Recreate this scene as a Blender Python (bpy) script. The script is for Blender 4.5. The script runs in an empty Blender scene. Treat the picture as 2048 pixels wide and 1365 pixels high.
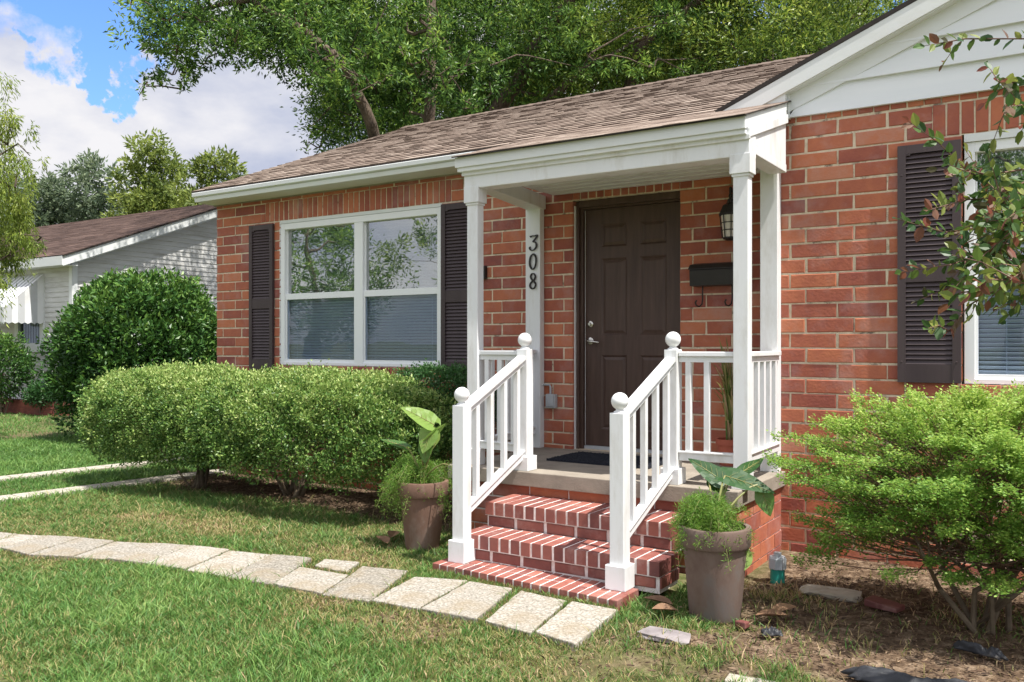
import bpy, bmesh, math, random
import numpy as np
from mathutils import Vector
S = bpy.context.scene
random.seed(7); RNG = np.random.default_rng(7)
# ------------------------------------------------------------ camera
H = 1.405; TH = math.radians(33.0); FPX = 1733.0; HOR = 689.0
cam = bpy.data.cameras.new('camera'); camo = bpy.data.objects.new('camera', cam); S.collection.objects.link(camo)
camo.location = (0, 0, H); camo.rotation_euler = (math.radians(90), 0, TH)
cam.sensor_width = 36; cam.lens = 36*FPX/2048; cam.shift_x = 0; cam.shift_y = (HOR-682.5)/2048
cam.clip_end = 2000; cam.clip_start = 0.05
S.camera = camo
# ------------------------------------------------------------ world, sun, exposure
S.view_settings.view_transform = 'Standard'; S.view_settings.look = 'None'
S.view_settings.exposure = 0.72; S.view_settings.gamma = 1.0
SUN = Vector((0.465, -0.085, 1.0)).normalized()
EL = math.asin(SUN.z); AZ = math.atan2(SUN.x, SUN.y)
w = bpy.data.worlds.new("World"); S.world = w; w.use_nodes = True
nt = w.node_tree; nt.nodes.clear()
def N(t, **k):
    n = nt.nodes.new(t)
    for a, b in k.items():
        if hasattr(n, a): setattr(n, a, b)
    return n
out = N('ShaderNodeOutputWorld'); bg = N('ShaderNodeBackground'); bg.inputs['Strength'].default_value = 0.15
sky = N('ShaderNodeTexSky', sky_type='NISHITA', sun_disc=False, sun_elevation=EL, sun_rotation=AZ)
sky.air_density = 1.0; sky.dust_density = 0.6; sky.ozone_density = 1.6
tc = N('ShaderNodeTexCoord')
def math_(op, a, b=None, c=None, clamp=False):
    m = N('ShaderNodeMath', operation=op); m.use_clamp = clamp
    for i, v in enumerate((a, b, c)):
        if v is None: continue
        if isinstance(v, (int, float)): m.inputs[i].default_value = v
        else: nt.links.new(v, m.inputs[i])
    return m.outputs[0]
mp = N('ShaderNodeMapping'); mp.inputs['Scale'].default_value = (1, 1, 1.7)
nt.links.new(tc.outputs['Generated'], mp.inputs['Vector'])
n1 = N('ShaderNodeTexNoise'); n1.inputs['Scale'].default_value = 5.0; n1.inputs['Detail'].default_value = 12; n1.inputs['Roughness'].default_value = 0.58
nt.links.new(mp.outputs[0], n1.inputs['Vector'])
# a break in the cloud cover (a direction in the sky)
def skydir(px, py):
    u = (px-1024)/FPX; v = (py-HOR)/FPX
    return Vector((-math.sin(TH)+u*math.cos(TH), math.cos(TH)+u*math.sin(TH), -v)).normalized()
gaps = None
nd3 = N('ShaderNodeTexNoise'); nd3.inputs['Scale'].default_value = 16; nd3.inputs['Detail'].default_value = 10; nd3.inputs['Roughness'].default_value = 0.62
nt.links.new(tc.outputs['Generated'], nd3.inputs['Vector'])
nds = N('ShaderNodeVectorMath', operation='SUBTRACT'); nds.inputs[1].default_value = (.5, .5, .5); nt.links.new(nd3.outputs['Color'], nds.inputs[0])
ndm = N('ShaderNodeVectorMath', operation='SCALE'); ndm.inputs['Scale'].default_value = 0.13; nt.links.new(nds.outputs[0], ndm.inputs[0])
nda = N('ShaderNodeVectorMath', operation='ADD'); nt.links.new(tc.outputs['Generated'], nda.inputs[0]); nt.links.new(ndm.outputs[0], nda.inputs[1])
for (px, py, r, st) in ((285, -30, .06, 1), (252, 20, .036, 1), (232, 75, .027, 1), (215, 130, .027, 1), (205, 172, .018, 1), (70, 60, .012, .45), (110, 140, .02, .5), (60, -260, .12, 1), (1900, -700, .30, 1), (3400, -900, .45, 1)):
    g = skydir(px, py)
    d = N('ShaderNodeVectorMath', operation='DISTANCE'); d.inputs[1].default_value = g
    nt.links.new(nda.outputs[0], d.inputs[0])
    q = math_('MULTIPLY', math_('SUBTRACT', 1.0, math_('DIVIDE', d.outputs['Value'], r*1.5), clamp=True), st)
    gaps = q if gaps is None else math_('MAXIMUM', gaps, q)
cov = math_('SUBTRACT', math_('ADD', math_('MULTIPLY', n1.outputs['Fac'], .9), 0.14), math_('MULTIPLY', gaps, 0.9))
cmask = N('ShaderNodeMapRange'); cmask.inputs['From Min'].default_value = 0.26; cmask.inputs['From Max'].default_value = 0.42
nt.links.new(cov, cmask.inputs['Value'])
n2 = N('ShaderNodeTexNoise'); n2.inputs['Scale'].default_value = 4.6; n2.inputs['Detail'].default_value = 10; n2.inputs['Roughness'].default_value = 0.55
mp2 = N('ShaderNodeMapping'); mp2.inputs['Location'].default_value = (3.1, 1.2, 0.4); mp2.inputs['Scale'].default_value = (1, 1, 2.0)
nt.links.new(tc.outputs['Generated'], mp2.inputs['Vector']); nt.links.new(mp2.outputs[0], n2.inputs['Vector'])
cr = N('ShaderNodeValToRGB'); cr.color_ramp.elements[0].position = 0.38; cr.color_ramp.elements[1].position = 0.60
CL = 4.25
cr.color_ramp.elements[0].color = (0.58, 0.63, 0.80, 1); cr.color_ramp.elements[1].color = (1.0, 0.99, 1.02, 1)
nt.links.new(n2.outputs['Fac'], cr.inputs[0])
dsn = N('ShaderNodeVectorMath', operation='DOT_PRODUCT'); dsn.inputs[1].default_value = SUN; nt.links.new(tc.outputs['Generated'], dsn.inputs[0])
cb = math_('MULTIPLY', math_('ADD', 0.88, math_('MULTIPLY', math_('MAXIMUM', math_('ADD', dsn.outputs['Value'], 0.05), 0.0), 0.75)), CL)
vm = N('ShaderNodeVectorMath', operation='SCALE'); nt.links.new(cb, vm.inputs['Scale'])
nt.links.new(cr.outputs[0], vm.inputs[0])
mx = N('ShaderNodeMix', data_type='RGBA')
skt = N('ShaderNodeMix', data_type='RGBA', blend_type='MULTIPLY'); skt.inputs['Factor'].default_value = 1.0
nt.links.new(sky.outputs[0], skt.inputs['A']); skt.inputs['B'].default_value = (0.6, 0.8, 1.15, 1)
nt.links.new(cmask.outputs[0], mx.inputs['Factor']); nt.links.new(skt.outputs['Result'], mx.inputs['A']); nt.links.new(vm.outputs[0], mx.inputs['B'])
nt.links.new(mx.outputs['Result'], bg.inputs['Color']); nt.links.new(bg.outputs[0], out.inputs[0])
sl = bpy.data.lights.new('sun', 'SUN'); sl.energy = 5.0; sl.angle = math.radians(0.5); sl.color = (1.0, 0.955, 0.88)
so = bpy.data.objects.new('sun', sl); S.collection.objects.link(so); so.location = (10, -5, 20)
so.rotation_euler = SUN.to_track_quat('Z', 'Y').to_euler()
# ------------------------------------------------------------ photo measurements -> world points
FW = np.array((-math.sin(TH), math.cos(TH))); RT = np.array((math.cos(TH), math.sin(TH)))
def ray(px, py):
    u = (px-1024)/FPX; v = (py-HOR)/FPX
    return (FW[0]+u*RT[0], FW[1]+u*RT[1], -v)
def onY(px, py, Y):
    d = ray(px, py); t = Y/d[1]; return (d[0]*t, Y, H+d[2]*t)
def onZ(px, py, Z=0.0):
    d = ray(px, py); t = (Z-H)/d[2]; return (d[0]*t, d[1]*t, Z)
def at(px, py, zc):
    d = ray(px, py); return (d[0]*zc, d[1]*zc, H+d[2]*zc)
def proj(x, y, z):
    zc = x*FW[0]+y*FW[1]; u = x*RT[0]+y*RT[1]
    zc = np.maximum(zc, 0.01)
    return 1024+FPX*u/zc, HOR-FPX*(z-H)/zc, zc
# ------------------------------------------------------------ materials
def newmat(name):
    m = bpy.data.materials.new(name); m.use_nodes = True
    t = m.node_tree; t.nodes.clear()
    return m, t
def link(t, a, b): t.links.new(a, b)
def ramp(t, stops):
    r = t.nodes.new('ShaderNodeValToRGB'); e = r.color_ramp.elements
    while len(e) < len(stops): e.new(0.5)
    for i, (p, c) in enumerate(stops): e[i].position = p; e[i].color = (*c, 1)
    return r
def surf(name, c1, c2=None, scale=8.0, rough=0.7, bump=0.2, bscale=60.0, stops=None, tone=False, spec=0.4,
         tonemix=0.6, coords='Object', stretch=(1, 1, 1), dirt=None, metal=0.0, bdist=0.004, detail=6, dirtscale=1.3, dirtlo=0.52, dirthi=0.72):
    m, t = newmat(name); nd = t.nodes
    o = nd.new('ShaderNodeOutputMaterial'); b = nd.new('ShaderNodeBsdfPrincipled'); link(t, b.outputs[0], o.inputs[0])
    c = nd.new('ShaderNodeTexCoord'); mpp = nd.new('ShaderNodeMapping'); mpp.inputs['Scale'].default_value = stretch
    link(t, c.outputs[coords], mpp.inputs[0])
    n = nd.new('ShaderNodeTexNoise'); n.inputs['Scale'].default_value = scale; n.inputs['Detail'].default_value = detail; n.inputs['Roughness'].default_value = 0.62
    link(t, mpp.outputs[0], n.inputs['Vector'])
    fac = n.outputs['Fac']
    if tone:
        a = nd.new('ShaderNodeAttribute'); a.attribute_name = 'tone'
        mm = nd.new('ShaderNodeMix'); mm.data_type = 'FLOAT'; mm.inputs['Factor'].default_value = tonemix
        link(t, fac, mm.inputs['A']); link(t, a.outputs['Fac'], mm.inputs['B']); fac = mm.outputs[0]
    r = ramp(t, stops if stops else [(0.3, c1), (0.7, c2 or c1)])
    link(t, fac, r.inputs[0]); col = r.outputs[0]
    if dirt:
        n3 = nd.new('ShaderNodeTexNoise'); n3.inputs['Scale'].default_value = dirtscale; n3.inputs['Detail'].default_value = 7; n3.inputs['Roughness'].default_value = 0.7
        link(t, mpp.outputs[0], n3.inputs['Vector'])
        mr = nd.new('ShaderNodeMapRange'); mr.inputs['From Min'].default_value = dirtlo; mr.inputs['From Max'].default_value = dirthi; mr.inputs['To Max'].default_value = dirt[1]
        link(t, n3.outputs['Fac'], mr.inputs['Value'])
        mxx = nd.new('ShaderNodeMix'); mxx.data_type = 'RGBA'; mxx.inputs['B'].default_value = (*dirt[0], 1)
        link(t, mr.outputs[0], mxx.inputs['Factor']); link(t, col, mxx.inputs['A']); col = mxx.outputs['Result']
    link(t, col, b.inputs['Base Color'])
    b.inputs['Roughness'].default_value = rough; b.inputs['Specular IOR Level'].default_value = spec; b.inputs['Metallic'].default_value = metal
    if bump:
        n4 = nd.new('ShaderNodeTexNoise'); n4.inputs['Scale'].default_value = bscale; n4.inputs['Detail'].default_value = 5
        link(t, mpp.outputs[0], n4.inputs['Vector'])
        bp = nd.new('ShaderNodeBump'); bp.inputs['Strength'].default_value = bump; bp.inputs['Distance'].default_value = bdist
        link(t, n4.outputs['Fac'], bp.inputs['Height']); link(t, bp.outputs[0], b.inputs['Normal'])
    return m
def leafmat(name, stops, rough=0.45, trans=0.3, nscale=1.2, tonemix=0.7, spec=0.35):
    m, t = newmat(name); nd = t.nodes
    o = nd.new('ShaderNodeOutputMaterial'); b = nd.new('ShaderNodeBsdfPrincipled'); tr = nd.new('ShaderNodeBsdfTranslucent'); ms = nd.new('ShaderNodeMixShader')
    c = nd.new('ShaderNodeTexCoord'); n = nd.new('ShaderNodeTexNoise'); n.inputs['Scale'].default_value = nscale; n.inputs['Detail'].default_value = 3
    link(t, c.outputs['Object'], n.inputs['Vector'])
    a = nd.new('ShaderNodeAttribute'); a.attribute_name = 'tone'
    mm = nd.new('ShaderNodeMix'); mm.data_type = 'FLOAT'; mm.inputs['Factor'].default_value = tonemix
    link(t, n.outputs['Fac'], mm.inputs['A']); link(t, a.outputs['Fac'], mm.inputs['B'])
    r = ramp(t, stops); link(t, mm.outputs[0], r.inputs[0])
    link(t, r.outputs[0], b.inputs['Base Color']); b.inputs['Roughness'].default_value = rough; b.inputs['Specular IOR Level'].default_value = spec
    hs = nd.new('ShaderNodeHueSaturation'); hs.inputs['Value'].default_value = 1.5; hs.inputs['Hue'].default_value = 0.485; link(t, r.outputs[0], hs.inputs['Color']); link(t, hs.outputs[0], tr.inputs['Color'])
    ms.inputs[0].default_value = trans; link(t, b.outputs[0], ms.inputs[1]); link(t, tr.outputs[0], ms.inputs[2]); link(t, ms.outputs[0], o.inputs[0])
    return m
M = {}
M['brick'] = surf('brick', None, stops=[(0.10, (0.17, 0.060, 0.058)), (0.28, (0.28, 0.082, 0.060)), (0.48, (0.375, 0.118, 0.070)), (0.68, (0.475, 0.162, 0.082)), (0.9, (0.47, 0.24, 0.175))],
                  tone=True, tonemix=0.55, scale=11, rough=0.75, bump=0.6, bscale=55, spec=0.3, dirt=((0.44, 0.32, 0.31), 0.45), dirtscale=3.0, dirtlo=0.50, dirthi=0.74, detail=9)
M['step_brick'] = surf('step_brick', None, stops=[(0.12, (0.10, 0.036, 0.036)), (0.4, (0.20, 0.066, 0.055)), (0.7, (0.30, 0.105, 0.078)), (0.9, (0.38, 0.17, 0.13))],
                  tone=True, tonemix=0.55, scale=18, rough=0.6, bump=0.4, bscale=80, spec=0.4, dirt=((0.5, 0.36, 0.32), 0.35), dirtscale=5)
M['mortar'] = surf('mortar', (0.52, 0.43, 0.31), (0.74, 0.64, 0.49), scale=20, rough=0.9, bump=0.7, bscale=120, dirt=((0.13, 0.10, 0.08), 0.85), dirtscale=9, dirtlo=.55, dirthi=.66)
M['mortar_white'] = surf('mortar_white', (0.62, 0.55, 0.52), (0.82, 0.77, 0.74), scale=25, rough=0.85, bump=0.5, bscale=110, dirt=((0.4, 0.22, 0.18), 0.6), dirtscale=8)
M['white'] = surf('white', (0.70, 0.715, 0.73), (0.77, 0.78, 0.785), scale=5, rough=0.42, bump=0.12, bscale=30, spec=0.4, dirt=((0.42, 0.40, 0.35), 0.55), dirtscale=5.0, stretch=(1.4, 1.4, 0.35), dirtlo=.5)
M['trim'] = surf('trim', (0.66, 0.69, 0.69), (0.74, 0.76, 0.755), scale=4, rough=0.5, bump=0.1, bscale=24, dirt=((0.5, 0.48, 0.42), 0.4), dirtscale=2.0, stretch=(0.5, 1, 1))
M['vinyl'] = surf('vinyl', (0.80, 0.82, 0.83), (0.83, 0.84, 0.85), scale=3, rough=0.35, bump=0.03, bscale=20)
M['siding'] = surf('siding', (0.70, 0.73, 0.75), (0.76, 0.78, 0.79), scale=3, rough=0.55, bump=0.15, bscale=40, stretch=(0.3, 1, 2))
M['nsiding'] = surf('nsiding', (0.50, 0.50, 0.48), (0.64, 0.64, 0.63), scale=3, rough=0.7, bump=0.2, bscale=40, stretch=(0.5, 0.5, 3), dirt=((0.28, 0.25, 0.20), 0.6), dirtscale=1.8)
M['shutter'] = surf('shutter', (0.045, 0.031, 0.034), (0.070, 0.050, 0.052), scale=5, rough=0.5, bump=0.25, bscale=60, stretch=(1, 1, 0.1))
M['door'] = surf('door', (0.060, 0.034, 0.027), (0.095, 0.058, 0.045), scale=9, rough=0.42, bump=0.35, bscale=50, stretch=(3, 3, 0.25))
M['shingle'] = surf('shingle', None, stops=[(0.12, (0.08, 0.060, 0.050)), (0.4, (0.20, 0.150, 0.120)), (0.6, (0.30, 0.238, 0.195)), (0.9, (0.46, 0.385, 0.32))], tone=True, tonemix=0.62, scale=40, rough=0.95, bump=0.6, bscale=260, spec=0.2)
M['nshingle'] = surf('nshingle', None, stops=[(0.15, (0.055, 0.036, 0.030)), (0.5, (0.09, 0.058, 0.048)), (0.85, (0.165, 0.11, 0.09))], tone=True, tonemix=0.6, scale=30, rough=0.95, bump=0.5, bscale=200, spec=0.2)  # colours darkened overall, standing in for tree shade not cast on this roof
M['dark_edge'] = surf('dark_edge', (0.02, 0.016, 0.014), (0.035, 0.028, 0.024), rough=0.8)
M['slab'] = surf('slab', (0.22, 0.19, 0.155), (0.32, 0.28, 0.23), scale=6, rough=0.85, bump=0.5, bscale=90, dirt=((0.12, 0.10, 0.085), 0.7), dirtscale=2.5)
M['black_metal'] = surf('black_metal', (0.014, 0.012, 0.012), (0.024, 0.02, 0.019), rough=0.4, bump=0.1)
M['nickel'] = surf('nickel', (0.55, 0.52, 0.47), (0.65, 0.62, 0.57), rough=0.25, metal=1.0, bump=0.0)
M['grey_metal'] = surf('grey_metal', (0.38, 0.41, 0.44), (0.48, 0.50, 0.52), rough=0.5, bump=0.1)
M['mat'] = surf('mat', (0.008, 0.010, 0.018), (0.035, 0.04, 0.055), scale=120, rough=1.0, bump=1.0, bscale=220, bdist=0.01)
M['paver'] = surf('paver', None, stops=[(0.32, (0.10, 0.088, 0.07)), (0.45, (0.22, 0.20, 0.165)), (0.55, (0.32, 0.295, 0.255)), (0.72, (0.52, 0.49, 0.43))], tone=True, tonemix=0.10, scale=75, rough=0.9, bump=0.9, bscale=70, bdist=0.006, dirt=((0.24, 0.19, 0.12), 0.75), dirtscale=3.5, detail=8, dirtlo=.48, dirthi=.68)
M['concrete'] = surf('concrete', (0.30, 0.27, 0.22), (0.45, 0.41, 0.35), scale=20, rough=0.9, bump=0.6, bscale=60, dirt=((0.3, 0.24, 0.16), 0.6))
M['terracotta'] = surf('terracotta', (0.13, 0.072, 0.052), (0.21, 0.125, 0.09), scale=6, rough=0.8, bump=0.3, bscale=60, dirt=((0.34, 0.29, 0.25), 0.6), dirtscale=4, stretch=(1, 1, 0.6))
M['terracotta_grey'] = surf('terracotta_grey', (0.12, 0.075, 0.06), (0.20, 0.15, 0.125), scale=6, rough=0.8, bump=0.3, bscale=60, dirt=((0.10, 0.12, 0.13), 0.7), dirtscale=3, stretch=(1, 1, 0.6))
M['redpot'] = surf('redpot', (0.30, 0.075, 0.045), (0.40, 0.11, 0.07), rough=0.7)
M['potsoil'] = surf('potsoil', (0.02, 0.014, 0.01), (0.06, 0.04, 0.028), scale=60, rough=1, bump=1, bscale=90, bdist=0.02)
M['bark'] = surf('bark', (0.10, 0.075, 0.055), (0.26, 0.20, 0.15), scale=7, rough=0.9, bump=0.8, bscale=22, bdist=0.03, stretch=(3, 3, 0.6))
M['oakbark'] = surf('oakbark', (0.06, 0.045, 0.035), (0.19, 0.14, 0.10), scale=4, rough=0.9, bump=1, bscale=12, bdist=0.06, stretch=(3, 3, 0.6))
M['stem'] = surf('stem', (0.09, 0.065, 0.045), (0.18, 0.14, 0.09), scale=12, rough=0.8)
M['twig'] = surf('twig', (0.11, 0.06, 0.045), (0.18, 0.10, 0.07), scale=12, rough=0.7)
M['greenstem'] = surf('greenstem', (0.16, 0.20, 0.06), (0.28, 0.24, 0.10), scale=12, rough=0.5)
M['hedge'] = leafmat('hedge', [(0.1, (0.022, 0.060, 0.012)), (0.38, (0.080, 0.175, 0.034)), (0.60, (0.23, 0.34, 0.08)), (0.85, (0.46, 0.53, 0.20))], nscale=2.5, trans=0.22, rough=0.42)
M['hedge_dark'] = leafmat('hedge_dark', [(0.1, (0.015, 0.05, 0.012)), (0.6, (0.04, 0.12, 0.03)), (0.95, (0.10, 0.2, 0.06))], nscale=2.5, trans=0.2, rough=0.4)
M['camellia'] = leafmat('camellia', [(0.1, (0.012, 0.040, 0.012)), (0.45, (0.040, 0.11, 0.022)), (0.7, (0.10, 0.20, 0.036)), (0.92, (0.21, 0.33, 0.07))], rough=0.38, trans=0.15, nscale=2, spec=0.3)
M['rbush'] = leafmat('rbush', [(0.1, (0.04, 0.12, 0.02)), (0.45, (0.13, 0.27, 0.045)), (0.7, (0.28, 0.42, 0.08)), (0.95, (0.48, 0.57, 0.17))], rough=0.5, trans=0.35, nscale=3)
M['myrtle'] = leafmat('myrtle', [(0.05, (0.20, 0.06, 0.04)), (0.17, (0.14, 0.07, 0.035)), (0.28, (0.02, 0.06, 0.02)), (0.6, (0.065, 0.13, 0.028)), (0.95, (0.24, 0.27, 0.06))], rough=0.45, trans=0.3, nscale=6, tonemix=0.85)
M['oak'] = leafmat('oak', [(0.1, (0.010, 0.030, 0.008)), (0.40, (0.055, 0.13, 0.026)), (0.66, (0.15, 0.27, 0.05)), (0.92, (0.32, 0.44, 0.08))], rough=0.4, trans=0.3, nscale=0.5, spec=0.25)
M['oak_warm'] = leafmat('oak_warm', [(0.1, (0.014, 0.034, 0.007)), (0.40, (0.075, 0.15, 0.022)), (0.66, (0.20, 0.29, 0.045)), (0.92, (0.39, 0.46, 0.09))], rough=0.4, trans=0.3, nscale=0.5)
M['yellow_tree'] = leafmat('yellow_tree', [(0.1, (0.05, 0.09, 0.02)), (0.5, (0.17, 0.23, 0.05)), (0.95, (0.34, 0.40, 0.10))], rough=0.5, trans=0.35, nscale=0.4)
M['grey_tree'] = leafmat('grey_tree', [(0.1, (0.05, 0.08, 0.05)), (0.5, (0.12, 0.17, 0.095)), (0.95, (0.24, 0.29, 0.17))], rough=0.5, trans=0.3, nscale=0.4)
M['cypress'] = leafmat('cypress', [(0.1, (0.07, 0.12, 0.02)), (0.5, (0.20, 0.28, 0.045)), (0.95, (0.40, 0.45, 0.10))], rough=0.5, trans=0.35, nscale=0.8)
M['fern'] = leafmat('fern', [(0.1, (0.035, 0.10, 0.012)), (0.5, (0.10, 0.22, 0.03)), (0.95, (0.26, 0.38, 0.07))], rough=0.5, trans=0.4, nscale=5)
M['grass'] = leafmat('grass', [(0.05, (0.42, 0.31, 0.18)), (0.18, (0.34, 0.29, 0.12)), (0.33, (0.17, 0.225, 0.06)), (0.55, (0.060, 0.150, 0.032)), (0.78, (0.11, 0.23, 0.05)), (0.97, (0.24, 0.36, 0.10))], rough=0.5, trans=0.3, nscale=2.0, tonemix=0.92)
M['litter'] = surf('litter', None, stops=[(0.1, (0.035, 0.02, 0.013)), (0.5, (0.13, 0.08, 0.05)), (0.9, (0.40, 0.29, 0.19))], tone=True, tonemix=0.85, rough=0.85)
M['dead_leaf'] = surf('dead_leaf', (0.11, 0.055, 0.03), (0.26, 0.15, 0.08), scale=12, rough=0.7)
M['teal'] = surf('teal', (0.02, 0.25, 0.20), (0.03, 0.32, 0.26), rough=0.45)
M['pvc_grey'] = surf('pvc_grey', (0.42, 0.46, 0.50), (0.5, 0.54, 0.58), rough=0.5)
M['plastic'] = surf('plastic', (0.012, 0.013, 0.016), (0.03, 0.032, 0.038), scale=14, rough=0.5, bump=0.5, bscale=30, dirt=((0.2, 0.15, 0.1), 0.5), dirtscale=5)
M['stone'] = surf('stone', (0.16, 0.14, 0.145), (0.28, 0.25, 0.25), scale=10, rough=0.9, bump=0.5)
M['blind'] = surf('blind', (0.76, 0.77, 0.75), (0.82, 0.83, 0.81), rough=0.6, bump=0)
M['room'] = surf('room', (0.06, 0.06, 0.06), (0.08, 0.08, 0.08), rough=0.9, bump=0)
M['awning'] = surf('awning', None, stops=[(0.2, (0.42, 0.44, 0.47)), (0.7, (0.78, 0.79, 0.80))], tone=True, tonemix=.9, rough=0.5, dirt=((0.4, 0.38, 0.36), 0.4))
M['frosted'] = surf('frosted', (0.62, 0.58, 0.52), (0.72, 0.68, 0.62), scale=60, rough=0.3, bump=0.5, bscale=150)
def glassmat(name, refl=0.5, tint=(0.9, 0.95, 0.95), dim=0.0):
    m, t = newmat(name); nd = t.nodes
    o = nd.new('ShaderNodeOutputMaterial'); g = nd.new('ShaderNodeBsdfGlossy'); tr = nd.new('ShaderNodeBsdfTransparent'); ms = nd.new('ShaderNodeMixShader')
    g.inputs['Roughness'].default_value = 0.01; g.inputs['Color'].default_value = (1, 1, 1, 1); tr.inputs['Color'].default_value = (*tint, 1)
    ge = nd.new('ShaderNodeNewGeometry'); dt = nd.new('ShaderNodeVectorMath'); dt.operation = 'DOT_PRODUCT'; link(t, ge.outputs['Normal'], dt.inputs[0]); link(t, ge.outputs['Incoming'], dt.inputs[1])
    ab = nd.new('ShaderNodeMath'); ab.operation = 'ABSOLUTE'; link(t, dt.outputs['Value'], ab.inputs[0])
    mr = nd.new('ShaderNodeMapRange'); mr.inputs['To Min'].default_value = min(1, refl*2.0); mr.inputs['To Max'].default_value = refl*.6
    link(t, ab.outputs[0], mr.inputs['Value'])
    c = nd.new('ShaderNodeTexCoord'); n = nd.new('ShaderNodeTexNoise'); n.inputs['Scale'].default_value = 1.6; bp = nd.new('ShaderNodeBump'); bp.inputs['Strength'].default_value = 0.08; bp.inputs['Distance'].default_value = 0.03
    link(t, c.outputs['Object'], n.inputs['Vector']); link(t, n.outputs['Fac'], bp.inputs['Height']); link(t, bp.outputs[0], g.inputs['Normal'])
    link(t, mr.outputs[0], ms.inputs[0]); link(t, tr.outputs[0], ms.inputs[1]); link(t, g.outputs[0], ms.inputs[2]); link(t, ms.outputs[0], o.inputs[0])
    return m
M['glass'] = glassmat('glass', 0.34, (.68, .73, .73))
M['screen_glass'] = glassmat('screen_glass', 0.055, (0.74, 0.79, 0.86))
# ground: sandy soil with thatch, masked by world position noise
def groundmat():
    m, t = newmat('ground'); nd = t.nodes
    o = nd.new('ShaderNodeOutputMaterial'); b = nd.new('ShaderNodeBsdfPrincipled'); link(t, b.outputs[0], o.inputs[0])
    c = nd.new('ShaderNodeTexCoord')
    def nz(s, d=6, r=0.6):
        n = nd.new('ShaderNodeTexNoise'); n.inputs['Scale'].default_value = s; n.inputs['Detail'].default_value = d; n.inputs['Roughness'].default_value = r
        link(t, c.outputs['Object'], n.inputs['Vector']); return n.outputs['Fac']
    r1 = ramp(t, [(0.3, (0.055, 0.06, 0.022)), (0.5, (0.10, 0.115, 0.04)), (0.7, (0.22, 0.185, 0.10))]); link(t, nz(9), r1.inputs[0])
    r2 = ramp(t, [(0.3, (0.05, 0.032, 0.02)), (0.5, (0.14, 0.095, 0.062)), (0.7, (0.34, 0.255, 0.18))]); link(t, nz(14, 8, 0.7), r2.inputs[0])
    a = nd.new('ShaderNodeAttribute'); a.attribute_name = 'soil'
    mxx = nd.new('ShaderNodeMix'); mxx.data_type = 'RGBA'; link(t, a.outputs['Fac'], mxx.inputs['Factor']); link(t, r1.outputs[0], mxx.inputs['A']); link(t, r2.outputs[0], mxx.inputs['B'])
    link(t, mxx.outputs['Result'], b.inputs['Base Color']); b.inputs['Roughness'].default_value = 1.0; b.inputs['Specular IOR Level'].default_value = 0.1
    bp = nd.new('ShaderNodeBump'); bp.inputs['Strength'].default_value = 1; bp.inputs['Distance'].default_value = 0.02; link(t, nz(45), bp.inputs['Height']); link(t, bp.outputs[0], b.inputs['Normal'])
    return m
M['ground'] = groundmat()
# ------------------------------------------------------------ object helpers
COL = S.collection
def setp(o, label=None, cat=None, group=None, kind=None):
    for k, v in (('label', label), ('category', cat), ('group', group), ('kind', kind)):
        if v: o[k] = v
    return o
def root_of(o):
    while o.parent: o = o.parent
    return o
def thing(name, label, cat, loc, group=None):
    o = bpy.data.objects.new(name, None); COL.objects.link(o); o.location = loc; o.empty_display_size = 0.2
    return setp(o, label, cat, group)
def nmesh(name, V, F4=None, F3=None, tone=None, smooth=False):
    """fast mesh from numpy: V (n,3); F4 (m,4); F3 (k,3)"""
    me = bpy.data.meshes.new(name); V = np.asarray(V, dtype=np.float32)
    fl = []; starts = []; tot = []; n0 = 0
    for F, k in ((F4, 4), (F3, 3)):
        if F is None or len(F) == 0: continue
        F = np.asarray(F, dtype=np.int32); fl.append(F.ravel()); starts.append(n0+np.arange(len(F))*k); n0 += F.size
    fl = np.concatenate(fl); starts = np.concatenate(starts).astype(np.int32)
    me.vertices.add(len(V)); me.vertices.foreach_set('co', V.ravel())
    me.loops.add(len(fl)); me.loops.foreach_set('vertex_index', fl)
    me.polygons.add(len(starts)); me.polygons.foreach_set('loop_start', starts)
    if tone is not None:
        a = me.attributes.new('tone', 'FLOAT', 'FACE'); a.data.foreach_set('value', np.asarray(tone, dtype=np.float32))
    me.polygons.foreach_set('use_smooth', np.full(len(starts), smooth))
    me.update(calc_edges=True)
    return me
def link_mesh(name, me, mat, parent=None, base=None, bevel=0):
    o = bpy.data.objects.new(name, me); COL.objects.link(o)
    me.materials.append(M[mat] if isinstance(mat, str) else mat)
    if parent is not None:
        r = root_of(parent); off = -np.array(r.location, dtype=np.float32); o.parent = parent
    else:
        base = base or (0, 0, 0); off = -np.array(base, dtype=np.float32); o.location = base
    n = len(me.vertices); co = np.empty(n*3, dtype=np.float32); me.vertices.foreach_get('co', co)
    co = co.reshape(-1, 3)+off; me.vertices.foreach_set('co', co.ravel()); me.update()
    if bevel:
        b = o.modifiers.new('bevel', 'BEVEL'); b.width = bevel; b.segments = 2; b.limit_method = 'ANGLE'; b.harden_normals = False
    return o
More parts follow.
